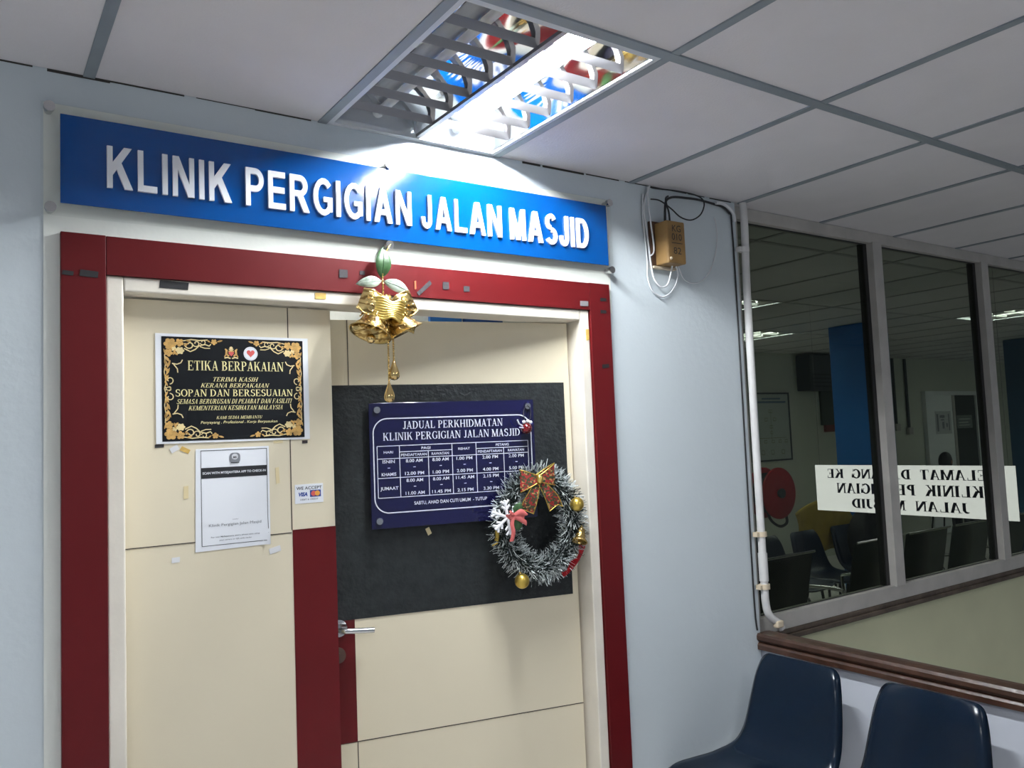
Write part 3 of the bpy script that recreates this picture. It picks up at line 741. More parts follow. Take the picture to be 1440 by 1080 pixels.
# ------------------------------------------------------------------ timetable sign on the right leaf
OX, OZ = -.435, 1.400
t = thing('timetable_sign', leaf_pt(OX, 0.0025, OZ), 'navy acrylic timetable sign on the dark board of the ajar door leaf', 'sign', rz=-TH)
b = MB(); b.box(-.7155 - OX, -.1540 - OX, -.028, -.022, 0, .395); bevel(b.build('navy_plate', M['navy'], t), .001)
for a, z in ((-.6905, 1.7727), (-.1770, 1.7735), (-.6915, 1.4247), (-.1770, 1.4240)):
    b = MB(); b.cyl((a - OX, -.022, z - OZ), (a - OX, 0, z - OZ), .007, 14); b.cyl((a - OX, -.036, z - OZ), (a - OX, -.028, z - OZ), .0105, 18)
    bevel(b.build('standoff_bolt', M['steel'], t), .002)
tf = lambda a, c: (a - OX, -.0286, c - OZ)
b = MB()
A0, A1, B0, B1, rr = -.7035, -.1670, 1.4480, 1.7450, .046
rp = []
for cx, cz, a0 in ((A1 - rr, B1 - rr, 0), (A0 + rr, B1 - rr, 90), (A0 + rr, B0 + rr, 180), (A1 - rr, B0 + rr, 270)):
    rp += [(cx + rr * math.cos(math.radians(a0 + 90 * k / 10)), cz + rr * math.sin(math.radians(a0 + 90 * k / 10))) for k in range(11)]
rp.append(rp[0]); b.flat([strip(rp, .0036)], tf)
b.build('rounded_border', M['silver_text'], t)
cx_ = [-.6925, -.6210, -.5270, -.4470, -.3645, -.2680, -.1795]; rz_ = [1.6580, 1.6180, 1.5573, 1.4955]
b = MB(); lw = .0011
for z in rz_: b.flat([_bar(cx_[0], z - lw, cx_[-1], z + lw)], tf)
for x in (cx_[0], cx_[1], cx_[3], cx_[4], cx_[6]): b.flat([_bar(x - lw, rz_[-1], x + lw, rz_[0])], tf)
for x in (cx_[2], cx_[5]): b.flat([_bar(x - lw, rz_[-1], x + lw, 1.638)], tf)
b.flat([_bar(cx_[1], 1.638 - lw, cx_[3], 1.638 + lw), _bar(cx_[4], 1.638 - lw, cx_[6], 1.638 + lw)], tf)
b.build('table_grid', M['silver_text'], t)
b = MB()
b.flat(serif('JADUAL PERKHIDMATAN', -.4375, 1.7225, .0245, .342), tf)
b.flat(serif('KLINIK PERGIGIAN JALAN MASJID', -.4390, 1.6875, .0245, .468), tf)
b.build('title_lettering', M['silver_text'], t); b = MB()
mid = [(cx_[k] + cx_[k + 1]) / 2 for k in range(6)]
def tx(s, x, z, h, w=None, bo=.012): b.flat(sans(s, x, z, h, w, bo), tf)
def col_done(nm):
    global b
    b.build(nm, M['silver_text'], t); b = MB()
tx('HARI', mid[0], 1.6385, .0080, .030); col_done('column_heading'); tx('PAGI', -.534, 1.6480, .0085, .030); col_done('column_heading'); tx('REHAT', mid[3], 1.6400, .0080, .040); col_done('column_heading'); tx('PETANG', -.272, 1.6480, .0085, .046); col_done('column_heading')
for k in (1, 4): tx('PENDAFTARAN', mid[k], 1.6280, .0085, .084); col_done('column_heading')
for k in (2, 5): tx('RAWATAN', mid[k], 1.6280, .0085, .058); col_done('column_heading')
R1 = [('ISNIN', 'KHAMIS'), ('8.00 AM', '12.00 PM'), ('8.00 AM', '1.00 PM'), ('1.00 PM', '2.00 PM'), ('2.00 PM', '4.00 PM'), ('2.00 PM', '5.00 PM')]
R2 = [None, ('8.00 AM', '11.00 AM'), ('8.00 AM', '11.45 PM'), ('11.45 AM', '2.15 PM'), ('2.15 PM', '3.30 PM'), ('2.15 PM', '5.00 PM')]
for k in range(6):
    for rowv, zs in ((R1, (1.6090, 1.5885, 1.5690)), (R2, (1.5470, 1.5270, 1.5065))):
        if rowv[k] is None: tx('JUMAAT', mid[k], 1.5250, .0105, .058); col_done('hours_entry'); continue
        tx(rowv[k][0], mid[k], zs[0], .0105, .0078 * len(rowv[k][0])); b.flat([_bar(mid[k] - .004, zs[1] - .001, mid[k] + .004, zs[1] + .001)], tf); tx(rowv[k][1], mid[k], zs[2], .0105, .0078 * len(rowv[k][1]))
        col_done('hours_entry')
b.flat(sans('SABTU, AHAD DAN CUTI UMUM  - TUTUP', -.5780, 1.4740, .0110, .245, .012, 'l'), tf)
b.build('closing_note', M['silver_text'], t)

# red bauble hung on the timetable's corner bolt
t = thing('red_bauble', leaf_pt(-.191, .052, 1.680), 'shiny red bauble hanging from the top right bolt of the navy timetable', 'bauble', rz=-TH)
b = MB(); b.ball((0, 0, .018), .0195, 14); b.build('ball', M['bauble_red'], t)
b = MB()
for a, c in ((-.010, .040), (.004, .042), (.014, .038)): b.ball((a, -.004, c), .006, 8)
b.build('pearl_cap', M['snow'], t)
b = MB(); b.tube(spline([(0, 0, .036), (-.006, .004, .060), (-.002, .010, .082), (.012, .013, .094), (.022, .010, .080), (.014, 0, .050), (.004, 0, .036)], 6), .0011, 6); b.build('thread', M['cable_black'], t)
b = MB(); b.tube([(-.016, -.006, .026), (-.030, -.010, .034), (-.036, -.010, .048)], .0025, 6); b.tube([(-.014, -.01, .020), (-.030, -.012, .022)], .0022, 6); b.build('silver_sprig', M['silver_text'], t)

# ------------------------------------------------------------------ wreath on the right leaf
WX, WZ = -.168, 1.190
t = thing('christmas_wreath', leaf_pt(WX, .064, WZ), 'frosted tinsel wreath with tartan bow and gold baubles on the ajar door leaf', 'wreath', rz=-TH)
cz = 1.382 - WZ
ringx, ringz = .122, .147
def rpt(a): return Vector((ringx * math.cos(a), 0, cz + ringz * math.sin(a)))
b = MB()
rng = random.Random(3)
pts = [rpt(2 * PI * k / 48) for k in range(49)]
b.tube(pts, .024, 10, 0, False)
for k in range(9000):
    a = rng.uniform(0, 2 * PI); c = rpt(a)
    rad = Vector((math.cos(a), 0, math.sin(a))); tan = Vector((-math.sin(a) * ringx, 0, math.cos(a) * ringz)).normalized()
    p = rng.uniform(0, 2 * PI)
    d = rad * math.cos(p) + Vector((0, -1, 0)) * math.sin(p) + tan * rng.uniform(-.9, .9)
    if d.y > .12: continue
    d.normalize()
    L = rng.uniform(.030, .056); s = c + d * .012; mpt = s + d * L * .5; e = s + d * L + Vector((0, 0, rng.uniform(-.004, .004)))
    u = d.cross(Vector((rng.uniform(-1, 1), rng.uniform(-1, 1), rng.uniform(-1, 1)))).normalized() * rng.uniform(.0008, .0014)
    b.face([s - u, s + u, mpt + u, mpt - u], 0); b.face([mpt - u, mpt + u, e + u * .7, e - u * .7], 1 if rng.random() < .62 else 0)
b.build('tinsel_ring', [M['tinsel_dark'], M['tinsel_white']], t)
# tartan bow with gold wire edges
def sheet(mb, rows, edge, mats=(0, 1), r=.0016):
    mb.grid(rows, mats[0], True)
    for side in (0, -1): mb.tube([row[side] for row in rows], r, 6, mats[1])
bo = Vector((-.020, -.058, 1.532 - WZ))
b = MB()
for s in (-1, 1):
    rows = []
    for k in range(11):      # loop out and back
        u = k / 10; ang = u * PI
        x = s * (.062 * math.sin(ang)); y = .016 * math.cos(ang); hw = .010 + .026 * math.sin(ang)
        tz = s * (.012 if s > 0 else .004) * math.sin(ang)
        rows.append([bo + Vector((x, -y, tz + hw * w)) for w in (-1, -.3, .3, 1)])
    sheet(b, rows, 0)
for s, dx, dz in ((-1, -.046, -.100), (1, .060, -.092)):
    rows = []
    for k in range(9):
        u = k / 8; hw = .008 + .020 * u
        c0 = bo + Vector((dx * u, -.010 * math.sin(u * PI) - .004, dz * u))
        nx = Vector((-dz, 0, dx)).normalized()
        rows.append([c0 - nx * hw + Vector((0, 0, -.018 * max(0, u - .8) * 5 * (1 if s < 0 else 0))), c0 - nx * hw * .3, c0 + nx * hw * .3, c0 + nx * hw + Vector((0, 0, -.018 * max(0, u - .8) * 5 * (1 if s > 0 else 0)))])
    sheet(b, rows, 0)
    b.tube(rows[-1], .0016, 6, 1)
bw = b.build('tartan_bow', [M['tartan'], M['gold_ball']], t)
b = MB(); b.ball(bo + Vector((0, -.018, 0)), .012, 10, 0, 1.3); b.build('gold_knot', M['gold_bright'], bw)
for a, z, r in ((-.0468, 1.4396, .0235), (-.2535, 1.2085, .0240)):
    b = MB(); c = Vector((a - WX, -.050, z - WZ)); b.ball(c, r, 16); o = b.build('gold_bauble', M['gold_ball'], t)
    b = MB(); b.cyl(c + Vector((0, .012, r * .75)), c + Vector((0, .016, r * 1.1)), .005, 10); b.build('bauble_cap', M['gold'], o)
# little gold bell
b = MB(); bp0 = Vector((-.040 - WX, -.050, 1.332 - WZ)); ax = Vector((-.35, -.35, -.8)).normalized()
b.lathe([(.001, -.034), (.008, -.033), (.013, -.026), (.015, -.010), (.018, .004), (.025, .014), (.027, .018), (.024, .018)], ax, bp0, 18); b.ball(bp0 + ax * .020, .007, 8); b.ball(bp0 - ax * .038, .005, 8)
b.build('gold_bell', M['gold'], t)
# red ribbon wrapped low on the right
b = MB(); rows = []
for k in range(13):
    a = math.radians(-66 + 42 * k / 12); c = rpt(a); rad = Vector((math.cos(a), 0, math.sin(a)))
    rows.append([c + rad * (.030 + .006 * math.sin(k)) * 1.0 + Vector((0, -.034, 0)), c + rad * .050 + Vector((0, -.030, 0)), c + rad * .058 + Vector((0, -.006, 0))])
b.grid(rows, 0, True); b.build('red_ribbon', M['ribbon_red'], t)
# white snowflake with coral bow and green leaves on the left
sx0 = Vector((-.298 - WX, -.060, 1.415 - WZ))
b = MB()
for k in range(6):
    a = PI / 2 + k * PI / 3 + .15; d = Vector((math.cos(a), 0, math.sin(a))); q = Vector((-d.z, 0, d.x))
    b.tube([sx0, sx0 + d * .056], .0052, 8)
    for f in (.026, .042):
        for s in (-1, 1): b.tube([sx0 + d * f, sx0 + d * (f + .012) + q * s * .014], .0042, 8)
b.build('snowflake', M['snow'], t)
b = MB()
for ang, L in ((1.25, .046), (-1.45, .050), (.3, .034)):
    d = Vector((math.cos(ang), 0, math.sin(ang))); q = Vector((-d.z, 0, d.x)); c = sx0 + Vector((.026, -.010, .004))
    rows = []
    for k in range(8):
        u = k / 7; w = .017 * math.sin(PI * min(1, u * .95 + .05)) * (1 + .15 * (k % 2))
        rows.append([c + d * L * u - q * w, c + d * L * u + Vector((0, -.005, 0)), c + d * L * u + q * w])
    b.grid(rows, 0, True)
b.build('green_leaf', M['leaf_green'], t)
b = MB(); c = sx0 + Vector((.016, -.020, .004))
for path, w in (([(0, 0, 0), (-.014, -.006, .012), (-.022, -.004, .004), (-.012, 0, -.004), (0, 0, 0)], .008), ([(0, 0, 0), (.020, -.006, .012), (.036, -.004, .004), (.026, 0, -.006), (0, 0, 0)], .010), ([(0, 0, 0), (-.010, -.004, -.022), (-.006, -.004, -.050), (-.012, 0, -.078)], .007), ([(0, 0, 0), (.018, -.004, -.010), (.040, -.002, -.024)], .009)):
    sp = spline([c + Vector(p) for p in path], 5)
    b.grid([[p + Vector((0, .003, -w)), p + Vector((0, -.003, 0)), p + Vector((0, .003, w))] if abs((sp[min(i + 1, len(sp) - 1)] - sp[max(i - 1, 0)]).x) > abs((sp[min(i + 1, len(sp) - 1)] - sp[max(i - 1, 0)]).z) else [p + Vector((-w, .003, 0)), p + Vector((0, -.003, 0)), p + Vector((w, .003, 0))] for i, p in enumerate(sp)], 0, True)
b.build('coral_bow', M['ribbon_pink'], t)
b = MB(); c = Vector((-.325 - WX, -.030, 1.352 - WZ)); b.tube([c + Vector((0, 0, .02)), c, c + Vector((-.004, 0, -.012))], .007, 8); b.tube([c + Vector((-.018, 0, -.026)), c + Vector((0, -.004, -.018))], .0025, 6); b.build('gold_sprig', M['gold_ball'], t)

# ------------------------------------------------------------------ gold bell ornament hung from the sign's middle bolt
BX, BY, BZ = .750, -.056, 1.800
t = thing('bell_ornament', (BX, BY, BZ), 'gold twin bell ornament with leaves hanging from the blue sign over the door', 'christmas ornament')
def bb(x, z, y=0): return Vector((x - BX, y, z - BZ))
b = MB(); b.tube(spline([bb(.784, 2.249, .010), bb(.772, 2.236, .002), bb(.755, 2.205), bb(.7505, 2.15), bb(.750, 2.07)], 6), .0022, 8); 
for k in range(14): b.ball(bb(.7505, 2.175 - k * .009), .0036, 6)
b.build('hanging_cord', M['gold'], t)
def leaf(mb, base, tip, w, mi=0, droop=.0):
    d = tip - base; q = Vector((-d.z, 0, d.x)).normalized(); rows = []
    for k in range(11):
        u = k / 10; ww = w * (math.sin(PI * u) ** .75) * (1 - .25 * u); c = base + d * u + Vector((0, -.012 * math.sin(PI * u), 0))
        rows.append([c - q * ww + Vector((0, .004, 0)), c - q * ww * .5 + Vector((0, -.001, 0)), c + Vector((0, .003, 0)), c + q * ww * .5 + Vector((0, -.001, 0)), c + q * ww + Vector((0, .004, 0))])
    mb.grid(rows, mi, True); mb.tube([r[2] + Vector((0, -.0012, 0)) for r in rows], .0010, 5, mi)
for base, tip, w, m_ in ((bb(.748, 2.145), bb(.757, 2.238, .004), .028, 'leaf_green'), (bb(.748, 2.137), bb(.668, 2.122), .019, 'leaf_pale'), (bb(.754, 2.137), bb(.838, 2.108), .021, 'leaf_pale')):
    b = MB(); leaf(b, base, tip, w); o = b.build('leaf', M[m_], t)
    o['label'] = 'dark green leaf' if m_ == 'leaf_green' else 'silvered pale green leaf'
# two bells, mouths down and outward
for s, mx, mz in ((-1, .697, 1.978), (1, .803, 1.984)):
    top = bb(.750 + s * .010, 2.075, -.006); mouth = bb(mx, mz, -.020); ax = (mouth - top); L = ax.length; ax.normalize()
    b = MB(); b.lathe([(.001, 0), (.016, .002), (.027, .014), (.032, .034), (.034, L * .55), (.040, L * .74), (.051, L * .90), (.060, L * .985), (.062, L), (.058, L * 1.0), (.046, L * .90), (.031, L * .55)], ax, top, 36, 0)
    u = ax.orthogonal().normalized(); w = ax.cross(u)
    def on(h, r, a): return top + ax * h + (u * math.cos(a) + w * math.sin(a)) * r
    for k in range(9):       # raised scrolls round the skirt
        a0 = 2 * PI * k / 9
        b.tube([on(L * (.56 + .12 * math.cos(q_)) , .0360 + .004 * (1 + math.cos(q_)) , a0 + .22 * math.sin(q_)) for q_ in [j * .6 for j in range(9)]], .0020, 5, 0)
        b.tube([on(L * (.84 + .06 * math.cos(q_)), .0465 + .003 * math.cos(q_), a0 + .3 + .2 * math.sin(q_)) for q_ in [j * .7 for j in range(8)]], .0018, 5, 0)
    o = b.build('bell', M['gold_emboss'], t)
    if s < 0:
        b = MB(); b.ball(mouth + ax * .012 + Vector((.006, 0, -.004)), .014, 12); b.build('clapper', M['brass'], o)
# gold bow of embossed foil with a ribbed centre
b = MB()
def lobe(cx, cz, ang, L, w, y=-.03):
    rows = []; d = Vector((math.cos(ang), 0, math.sin(ang))); q = Vector((-d.z, 0, d.x))
    for k in range(12):
        u = k / 11; ww = w * (.35 + .65 * math.sin(PI * min(1, u * .62 + .1))) * (1 + .03 * math.sin(u * 19)); c = bb(cx, cz, y) + d * L * u
        rows.append([c + q * ww * v + Vector((0, -.020 * math.sin(PI * u) * (1 - .5 * abs(v)) + .0015 * math.sin(u * 14 + v * 6), 0)) for v in (-1, -.6, -.2, .2, .6, 1)])
    b.grid(rows, 0, True)
    for v in (-1, 1): b.tube([r[0 if v < 0 else -1] for r in rows], .0022, 6, 0)
    for k in range(3): b.tube([bb(cx, cz, y - .018) + d * (L * (.45 + .16 * k) + .010 * math.cos(q_)) + q * (w * .45 * (1 if k % 2 else -1) + .010 * math.sin(q_)) for q_ in [j * .7 for j in range(9)]], .0018, 5, 0)
lobe(.748, 2.040, math.radians(156), .090, .036); lobe(.752, 2.040, math.radians(26), .090, .036)
lobe(.745, 2.026, math.radians(200), .100, .012, -.006); lobe(.755, 2.026, math.radians(-18), .096, .012, -.006)
lobe(.750, 2.050, math.radians(105), .042, .020, -.012)
b.build('foil_bow', M['gold_emboss'], t)
b = MB()
for k in range(9):
    f = -.5 + k / 8
    zz = 2.043 + f * .062
    b.tube(spline([bb(.690, zz + .012 - f * .02, -.036), bb(.722, zz + .004, -.052), bb(.750, 2.043 + f * .040, -.058), bb(.780, zz - .004, -.052), bb(.812, zz - .012 - f * .02, -.036)], 5), .0042, 7)
    b.tube(spline([bb(.694, zz - .012 + f * .02, -.034), bb(.750, 2.043 + f * .036, -.055), bb(.808, zz + .012 + f * .02, -.034)], 6), .0036, 6)
b.build('ribbed_centre', M['gold_bright'], t)
for xs, zs, xe, ze in ((.7480, 1.990, .7465, 1.838), (.7635, 1.980, .7635, 1.902)):
    b = MB(); nb = int((zs - ze) / .0062)
    for k in range(nb + 1): b.ball(bb(xs + (xe - xs) * k / nb, zs + (ze - zs) * k / nb, -.030), .0032, 6)
    o = b.build('bead_string', M['gold'], t)
    b = MB(); b.lathe([(.0008, .004), (.003, 0), (.0075, -.014), (.0135, -.030), (.0160, -.040), (.0145, -.049), (.009, -.055), (.001, -.057)], (0, 0, 1), bb(xe, ze, -.030), 20); b.build('drop', M['brass'], o)

# ------------------------------------------------------------------ telephone terminal box and cables
t = thing('terminal_box', (1.945, 0, 2.300), 'tan metal junction box lettered KG 010 82 high on the wall', 'junction box')
b = MB(); b.box(-.072, .046, -.014, 0, -.014, .160); bevel(b.build('back_plate', M['wood_dark'], t), .002)
b = MB(); b.box(-.054, .040, -.082, -.014, -.010, .150); bevel(b.build('case', M['box'], t), .006, 3)
b = MB(); b.box(-.072, .046, -.024, -.002, -.020, -.012); b.build('bottom_bracket', M['pipe_old'], t)
b = MB(); kf = lambda a, c: (a, -.0826, c)
for s, z, w in (('KG', .122, .052), ('010', .090, .060), ('82', .038, .046)): b.flat(sans(s, -.006, z, .026, w * .86, .0), kf)
b.flat([_bar(-.034, .0645, .022, .0670)], kf); b.build('stencil_lettering', M['ink'], t)
b = MB(); b.ball((-.042, -.083, .006), .006, 8); b.build('screw', M['pipe_old'], t)
def cable(name, pts, r, m_, label, n=7):
    b = MB(); b.tube(spline([(x, (y if y is not None else -.012), z) for x, y, z in pts], n), r, 7)
    return tag(b.build(name, M[m_], None), label, 'cable')
N_ = None
cable('cable', [(1.884, -.008, 2.597), (1.905, -.012, 2.590), (1.992, -.03, 2.588), (2.080, -.04, 2.584), (2.126, -.045, 2.572), (2.140, -.045, 2.548), (2.115, -.045, 2.505), (2.062, -.045, 2.478), (2.005, -.045, 2.482), (1.958, -.045, 2.508), (1.915, -.03, 2.538), (1.884, -.012, 2.545)], .0028, 'cable_black', 'black cable in a big loop above the tan junction box')
cable('cable', [(1.886, -.010, 2.597), (1.858, -.012, 2.547), (1.848, -.012, 2.495), (1.854, -.012, 2.440), (1.862, -.012, 2.360), (1.866, -.014, 2.298), (1.875, -.018, 2.240), (1.905, -.022, 2.210), (1.938, -.024, 2.222), (1.950, -.030, 2.258), (1.951, -.040, 2.292)], .0036, 'cable_white', 'white cable dropping beside the junction box on the door side and looping up into it')
cable('cable', [(1.868, -.016, 2.590), (1.864, -.020, 2.523), (1.867, -.024, 2.448), (1.874, -.026, 2.345), (1.862, -.010, 2.325)], .0032, 'cable_white', 'short white cable tail close beside the box back plate')
cable('cable', [(1.848, -.010, 2.560), (1.843, -.008, 2.470), (1.850, -.008, 2.380), (1.852, -.010, 2.300), (1.850, -.010, 2.247), (1.867, -.010, 2.200), (1.910, -.010, 2.176), (1.950, -.010, 2.184), (1.988, -.012, 2.220), (2.000, -.020, 2.262), (1.972, -.040, 2.292)], .0030, 'cable_white', 'white cable in the lowest loop under the junction box')
cable('cable', [(1.885, -.007, 2.594), (1.856, -.006, 2.540), (1.846, -.005, 2.46), (1.856, -.005, 2.38), (1.860, -.005, 2.31)], .0022, 'cable_black', 'thin black wire down the wall on the door side of the junction box')
cable('cable', [(1.982, -.040, 2.294), (2.010, -.030, 2.262), (2.040, -.016, 2.248), (2.088, -.010, 2.240), (2.140, -.008, 2.252), (2.188, -.008, 2.290), (2.223, -.008, 2.352), (2.241, -.008, 2.407), (2.247, -.008, 2.466), (2.238, -.008, 2.520)], .0022, 'cable_white', 'thin wire curving up the wall between the junction box and the pipe')
cable('cable', [(1.925, -.040, 2.449), (1.924, -.045, 2.500), (1.932, -.045, 2.535), (1.958, -.04, 2.552), (2.000, -.03, 2.564), (2.066, -.020, 2.572), (2.144, -.014, 2.577), (2.241, -.012, 2.572), (2.290, -.012, 2.566), (2.330, -.010, 2.545)], .0048, 'cable_black', 'thick black cable from the box top along the ceiling to the pipe')
cable('cable', [(1.941, -.050, 2.449), (1.936, -.052, 2.490), (1.928, -.050, 2.520), (1.930, -.046, 2.545), (1.945, -.044, 2.556)], .0036, 'cable_black', 'short black cable rising from the junction box top')
cable('sleeve', [(2.236, -.020, 2.576), (2.270, -.022, 2.578), (2.305, -.022, 2.568), (2.338, -.020, 2.545), (2.352, -.012, 2.515)], .0075, 'cable_white', 'white sleeve on the cable bending to the pipe top')
cable('cable', [(2.340, -.006, 2.56), (2.346, -.005, 2.30), (2.344, -.005, 1.60), (2.342, -.005, 1.00), (2.350, -.005, .87)], .0035, 'cable_black', 'black cable running down the wall corner beside the white pipe', 3)

# white conduit pipe at the wall corner
t = thing('conduit_pipe', (2.392, -.022, .86), 'white plastic conduit pipe running down the wall corner by the window', 'pipe')
b = MB(); b.tube(spline([(.006, 0, 1.735), (.008, 0, 1.62), (.000, 0, 1.40), (-.004, 0, .9), (-.004, 0, .25), (-.002, 0, .11), (.014, -.004, .060), (.052, -.010, .028), (.070, -.012, .004)], 8), .0155, 14); b.build('pipe_run', M['pipe'], t)
for z in (1.540, .385, .178):
    b = MB(); x = -.002; b.cyl((x, 0, z - .010), (x, 0, z + .010), .0205, 16); b.box(x - .034, x - .012, -.006, .016, z - .009, z + .009)
    o = b.build('saddle_clip', M['pipe_old' if z < 1 else 'pipe'], t)
b = MB(); b.cyl((-.004, 0, .20), (-.004, 0, .31), .0185, 14); b.build('coupling', M['pipe'], t)
b = MB(); b.box(.028, .066, -.030, -.002, .012, .040); bevel(b.build('tape_patch', M['pipe_old'], t), .006)

# ------------------------------------------------------------------ blue moulded chairs along the half wall
def shell_rows(k=1.0):
    prof = [(.026, .826, .122), (.0255, .8245, .140), (.023, .819, .153), (.018, .808, .164), (.009, .788, .173), (-.008, .74, .185), (-.030, .66, .196), (-.052, .59, .203), (-.074, .548, .207), (-.104, .515, .214), (-.152, .492, .232), (-.225, .482, .237), (-.32, .485, .240), (-.40, .490, .236), (-.445, .486, .228), (-.460, .470, .205)]
    P = spline([(a, w, z - .010) for a, z, w in prof], 3)
    rows = []
    n = len(P)
    for i, p in enumerate(P):
        f = i / (n - 1)
        seat = min(1, max(0, (f - .52) / .18))
        row = []
        for j in range(21):
            u = -1 + 2 * j / 20
            au = abs(u)
            lip = max(0, (au - .86) / .14)
            dish = au ** 2.4
            top = min(1, f / .30) ** 1.3
            dx = -(1 - seat) * top * (.026 * dish) + (1 - seat) * top * .030 * lip ** 1.5
            dz = seat * (.034 * dish) - seat * .030 * lip ** 1.5
            row.append((p.x + dx, u * p.y, p.z + dz))
        rows.append(row)
    return rows
def plastic_chair(loc, rz, label, group, m_='chair'):
    t = thing('moulded_chair', loc, label, 'chair', group, rz)
    b = MB(); b.grid(shell_rows(), 0, True)
    o = b.build('seat_shell', M[m_], t)
    s = o.modifiers.new('thick', 'SOLIDIFY'); s.thickness = .008; s.offset = -1
    for sx_ in (-.38, -.10):
        for sy in (-.16, .16):
            b = MB(); b.tube([(sx_, sy * .8, .456), (sx_ + (.03 if sx_ > -.2 else -.03), sy * 1.15, 0)], .011, 10); b.build('leg', M['leg'], t)
    for sx_ in (-.38, -.10): b = MB(); b.tube([(sx_, -.13, .456), (sx_, .13, .456)], .010, 8); b.build('cross_rail', M['leg'], t)
    return t
CG = 'navy chairs along the half wall'
c1 = plastic_chair((2.250, -.252, 0), 0, 'navy moulded plastic chair nearest the corner of the wall', CG)
for y, lb in ((-.738, 'navy moulded plastic chair second from the wall corner'), (-1.224, 'navy moulded plastic chair third from the wall corner, barely in the frame')):
    c = copy_tree(c1); c.location = (2.250, y, 0); c['label'] = lb

# ------------------------------------------------------------------ tape scraps and glue marks
def scrap(x, z, w, h, m_, label, y=-.0205, rot=0, name='tape_scrap', cat='tape', th=.0012):
    b = MB(); c, s = math.cos(rot), math.sin(rot)
    P = [(-w / 2, -h / 2), (w / 2 * .96, -h / 2 * .9), (w / 2, h / 2), (-w / 2 * .97, h / 2 * .94)]
    q = [(c * a - s * d, s * a + c * d) for a, d in P]
    b.face([(a, -th, d) for a, d in q]); b.face([(a, 0, d) for a, d in reversed(q)])
    for i in range(4):
        j = (i + 1) % 4; b.face([(q[i][0], -th, q[i][1]), (q[i][0], 0, q[i][1]), (q[j][0], 0, q[j][1]), (q[j][0], -th, q[j][1])])
    o = b.build(name, M[m_], None); o.location = (x, y, z)
    return tag(o, label, cat)
scrap(-.049, 2.1005, .024, .011, 'tape_black', 'black tape at the outer edge of the red surround, top left', rot=-.1)
scrap(-.004, 2.1020, .040, .016, 'tape_black', 'longer black tape left of the cream frame corner, on the red surround', rot=-.08)
scrap(.190, 2.0900, .070, .020, 'tape_black', 'black tape on the cream frame head above the poster', y=-.0125, rot=-.03)
scrap(.645, 2.1560, .026, .024, 'tape_grey', 'grey foam tape square on the door side of the gold ornament leaves, nearest the poster')
scrap(.703, 2.1630, .016, .012, 'tape_grey', 'tiny grey tape speck beside the ornament leaf')
scrap(.905, 2.1330, .062, .013, 'tape_grey', 'long grey tape strip stuck at a slant on the red surround', rot=.72)
scrap(.874, 2.140, .006, .026, 'tape_orange', 'orange glue mark beside the slanted tape strip')
scrap(.980, 2.1460, .022, .024, 'tape_grey', 'grey foam tape square right of the slanted strip')
scrap(1.055, 2.1410, .022, .018, 'tape_grey', 'torn grey tape at the right of the red head board')
scrap(1.530, 2.1240, .036, .018, 'tape_silver', 'small silver label at the top right of the red head board')
scrap(1.618, 2.1430, .028, .012, 'tape_black', 'upper black tape on the right red board')
scrap(1.616, 2.1000, .026, .012, 'tape_black', 'second black tape on the right red board')
scrap(1.614, 1.9070, .032, .014, 'tape_black', 'lowest black tape on the right red board', rot=.1)
scrap(.578, 2.0880, .032, .018, 'tape_yellow', 'yellowed tape on the cream frame head', y=-.0125)
scrap(1.545, 2.016, .014, .040, 'tape_yellow', 'yellowed tape on the right jamb of the cream frame', y=-.0125)
scrap(.199, 1.6740, .022, .014, 'tape_white', 'white tape scrap left of the check-in notice', y=LY, rot=.5)
scrap(.225, 1.6700, .024, .012, 'tape_yellow', 'yellowed tape at the top left of the check-in notice', y=LY, rot=-.5)
scrap(.226, 1.560, .012, .034, 'tape_pale', 'pale glue mark left of the check-in notice', y=LY)
scrap(.466, 1.590, .010, .046, 'tape_pale', 'pale glue mark right of the check-in notice', y=LY, rot=.05)
scrap(.470, 1.683, .026, .008, 'tape_pale', 'pale glue mark under the black poster', y=LY)
scrap(.199, 1.3900, .020, .014, 'tape_white', 'white tape scrap below left of the check-in notice', y=LY)
scrap(.455, 1.3880, .032, .016, 'tape_white', 'clear tape scrap below right of the check-in notice', y=LY, rot=.2)
scrap(.163, 1.6830, .022, .009, 'tape_grey', 'grey foam tape under the left corner of the black poster', y=LY)
scrap(.546, 1.6800, .016, .009, 'tape_grey', 'grey foam tape under the right corner of the black poster', y=LY)
p = leaf_pt(-.527, .0025, 1.3785)
o = scrap(p[0], p[2], .014, .024, 'tape_pale', 'torn paper chip on the dark board under the timetable', y=p[1], rot=.4, name='paper_scrap', cat='paper scrap'); o.rotation_euler = (0, 0, -TH)

# ------------------------------------------------------------------ inside the waiting hall
for x, y0, y1, m_, lb in ((6.5, 1.9, 2.4, 'pillar', 'bright blue pillar in the hall behind the first pane'), (9.9, 1.9, 2.4, 'pillar_dark', 'deep teal blue pillar in the hall at the right edge of the photo')):
    t = thing('pillar', (x + .08, (y0 + y1) / 2, 0), lb, 'pillar', 'blue pillars in the hall')
    b = MB(); b.box(-.08, .08, -.25, .25, .10, 2.594); bevel(b.build('shaft', M[m_], t), .006)
    b = MB(); b.box(-.09, .09, -.26, .26, 0, .10); b.build('skirting', M['cab_dark'], t)
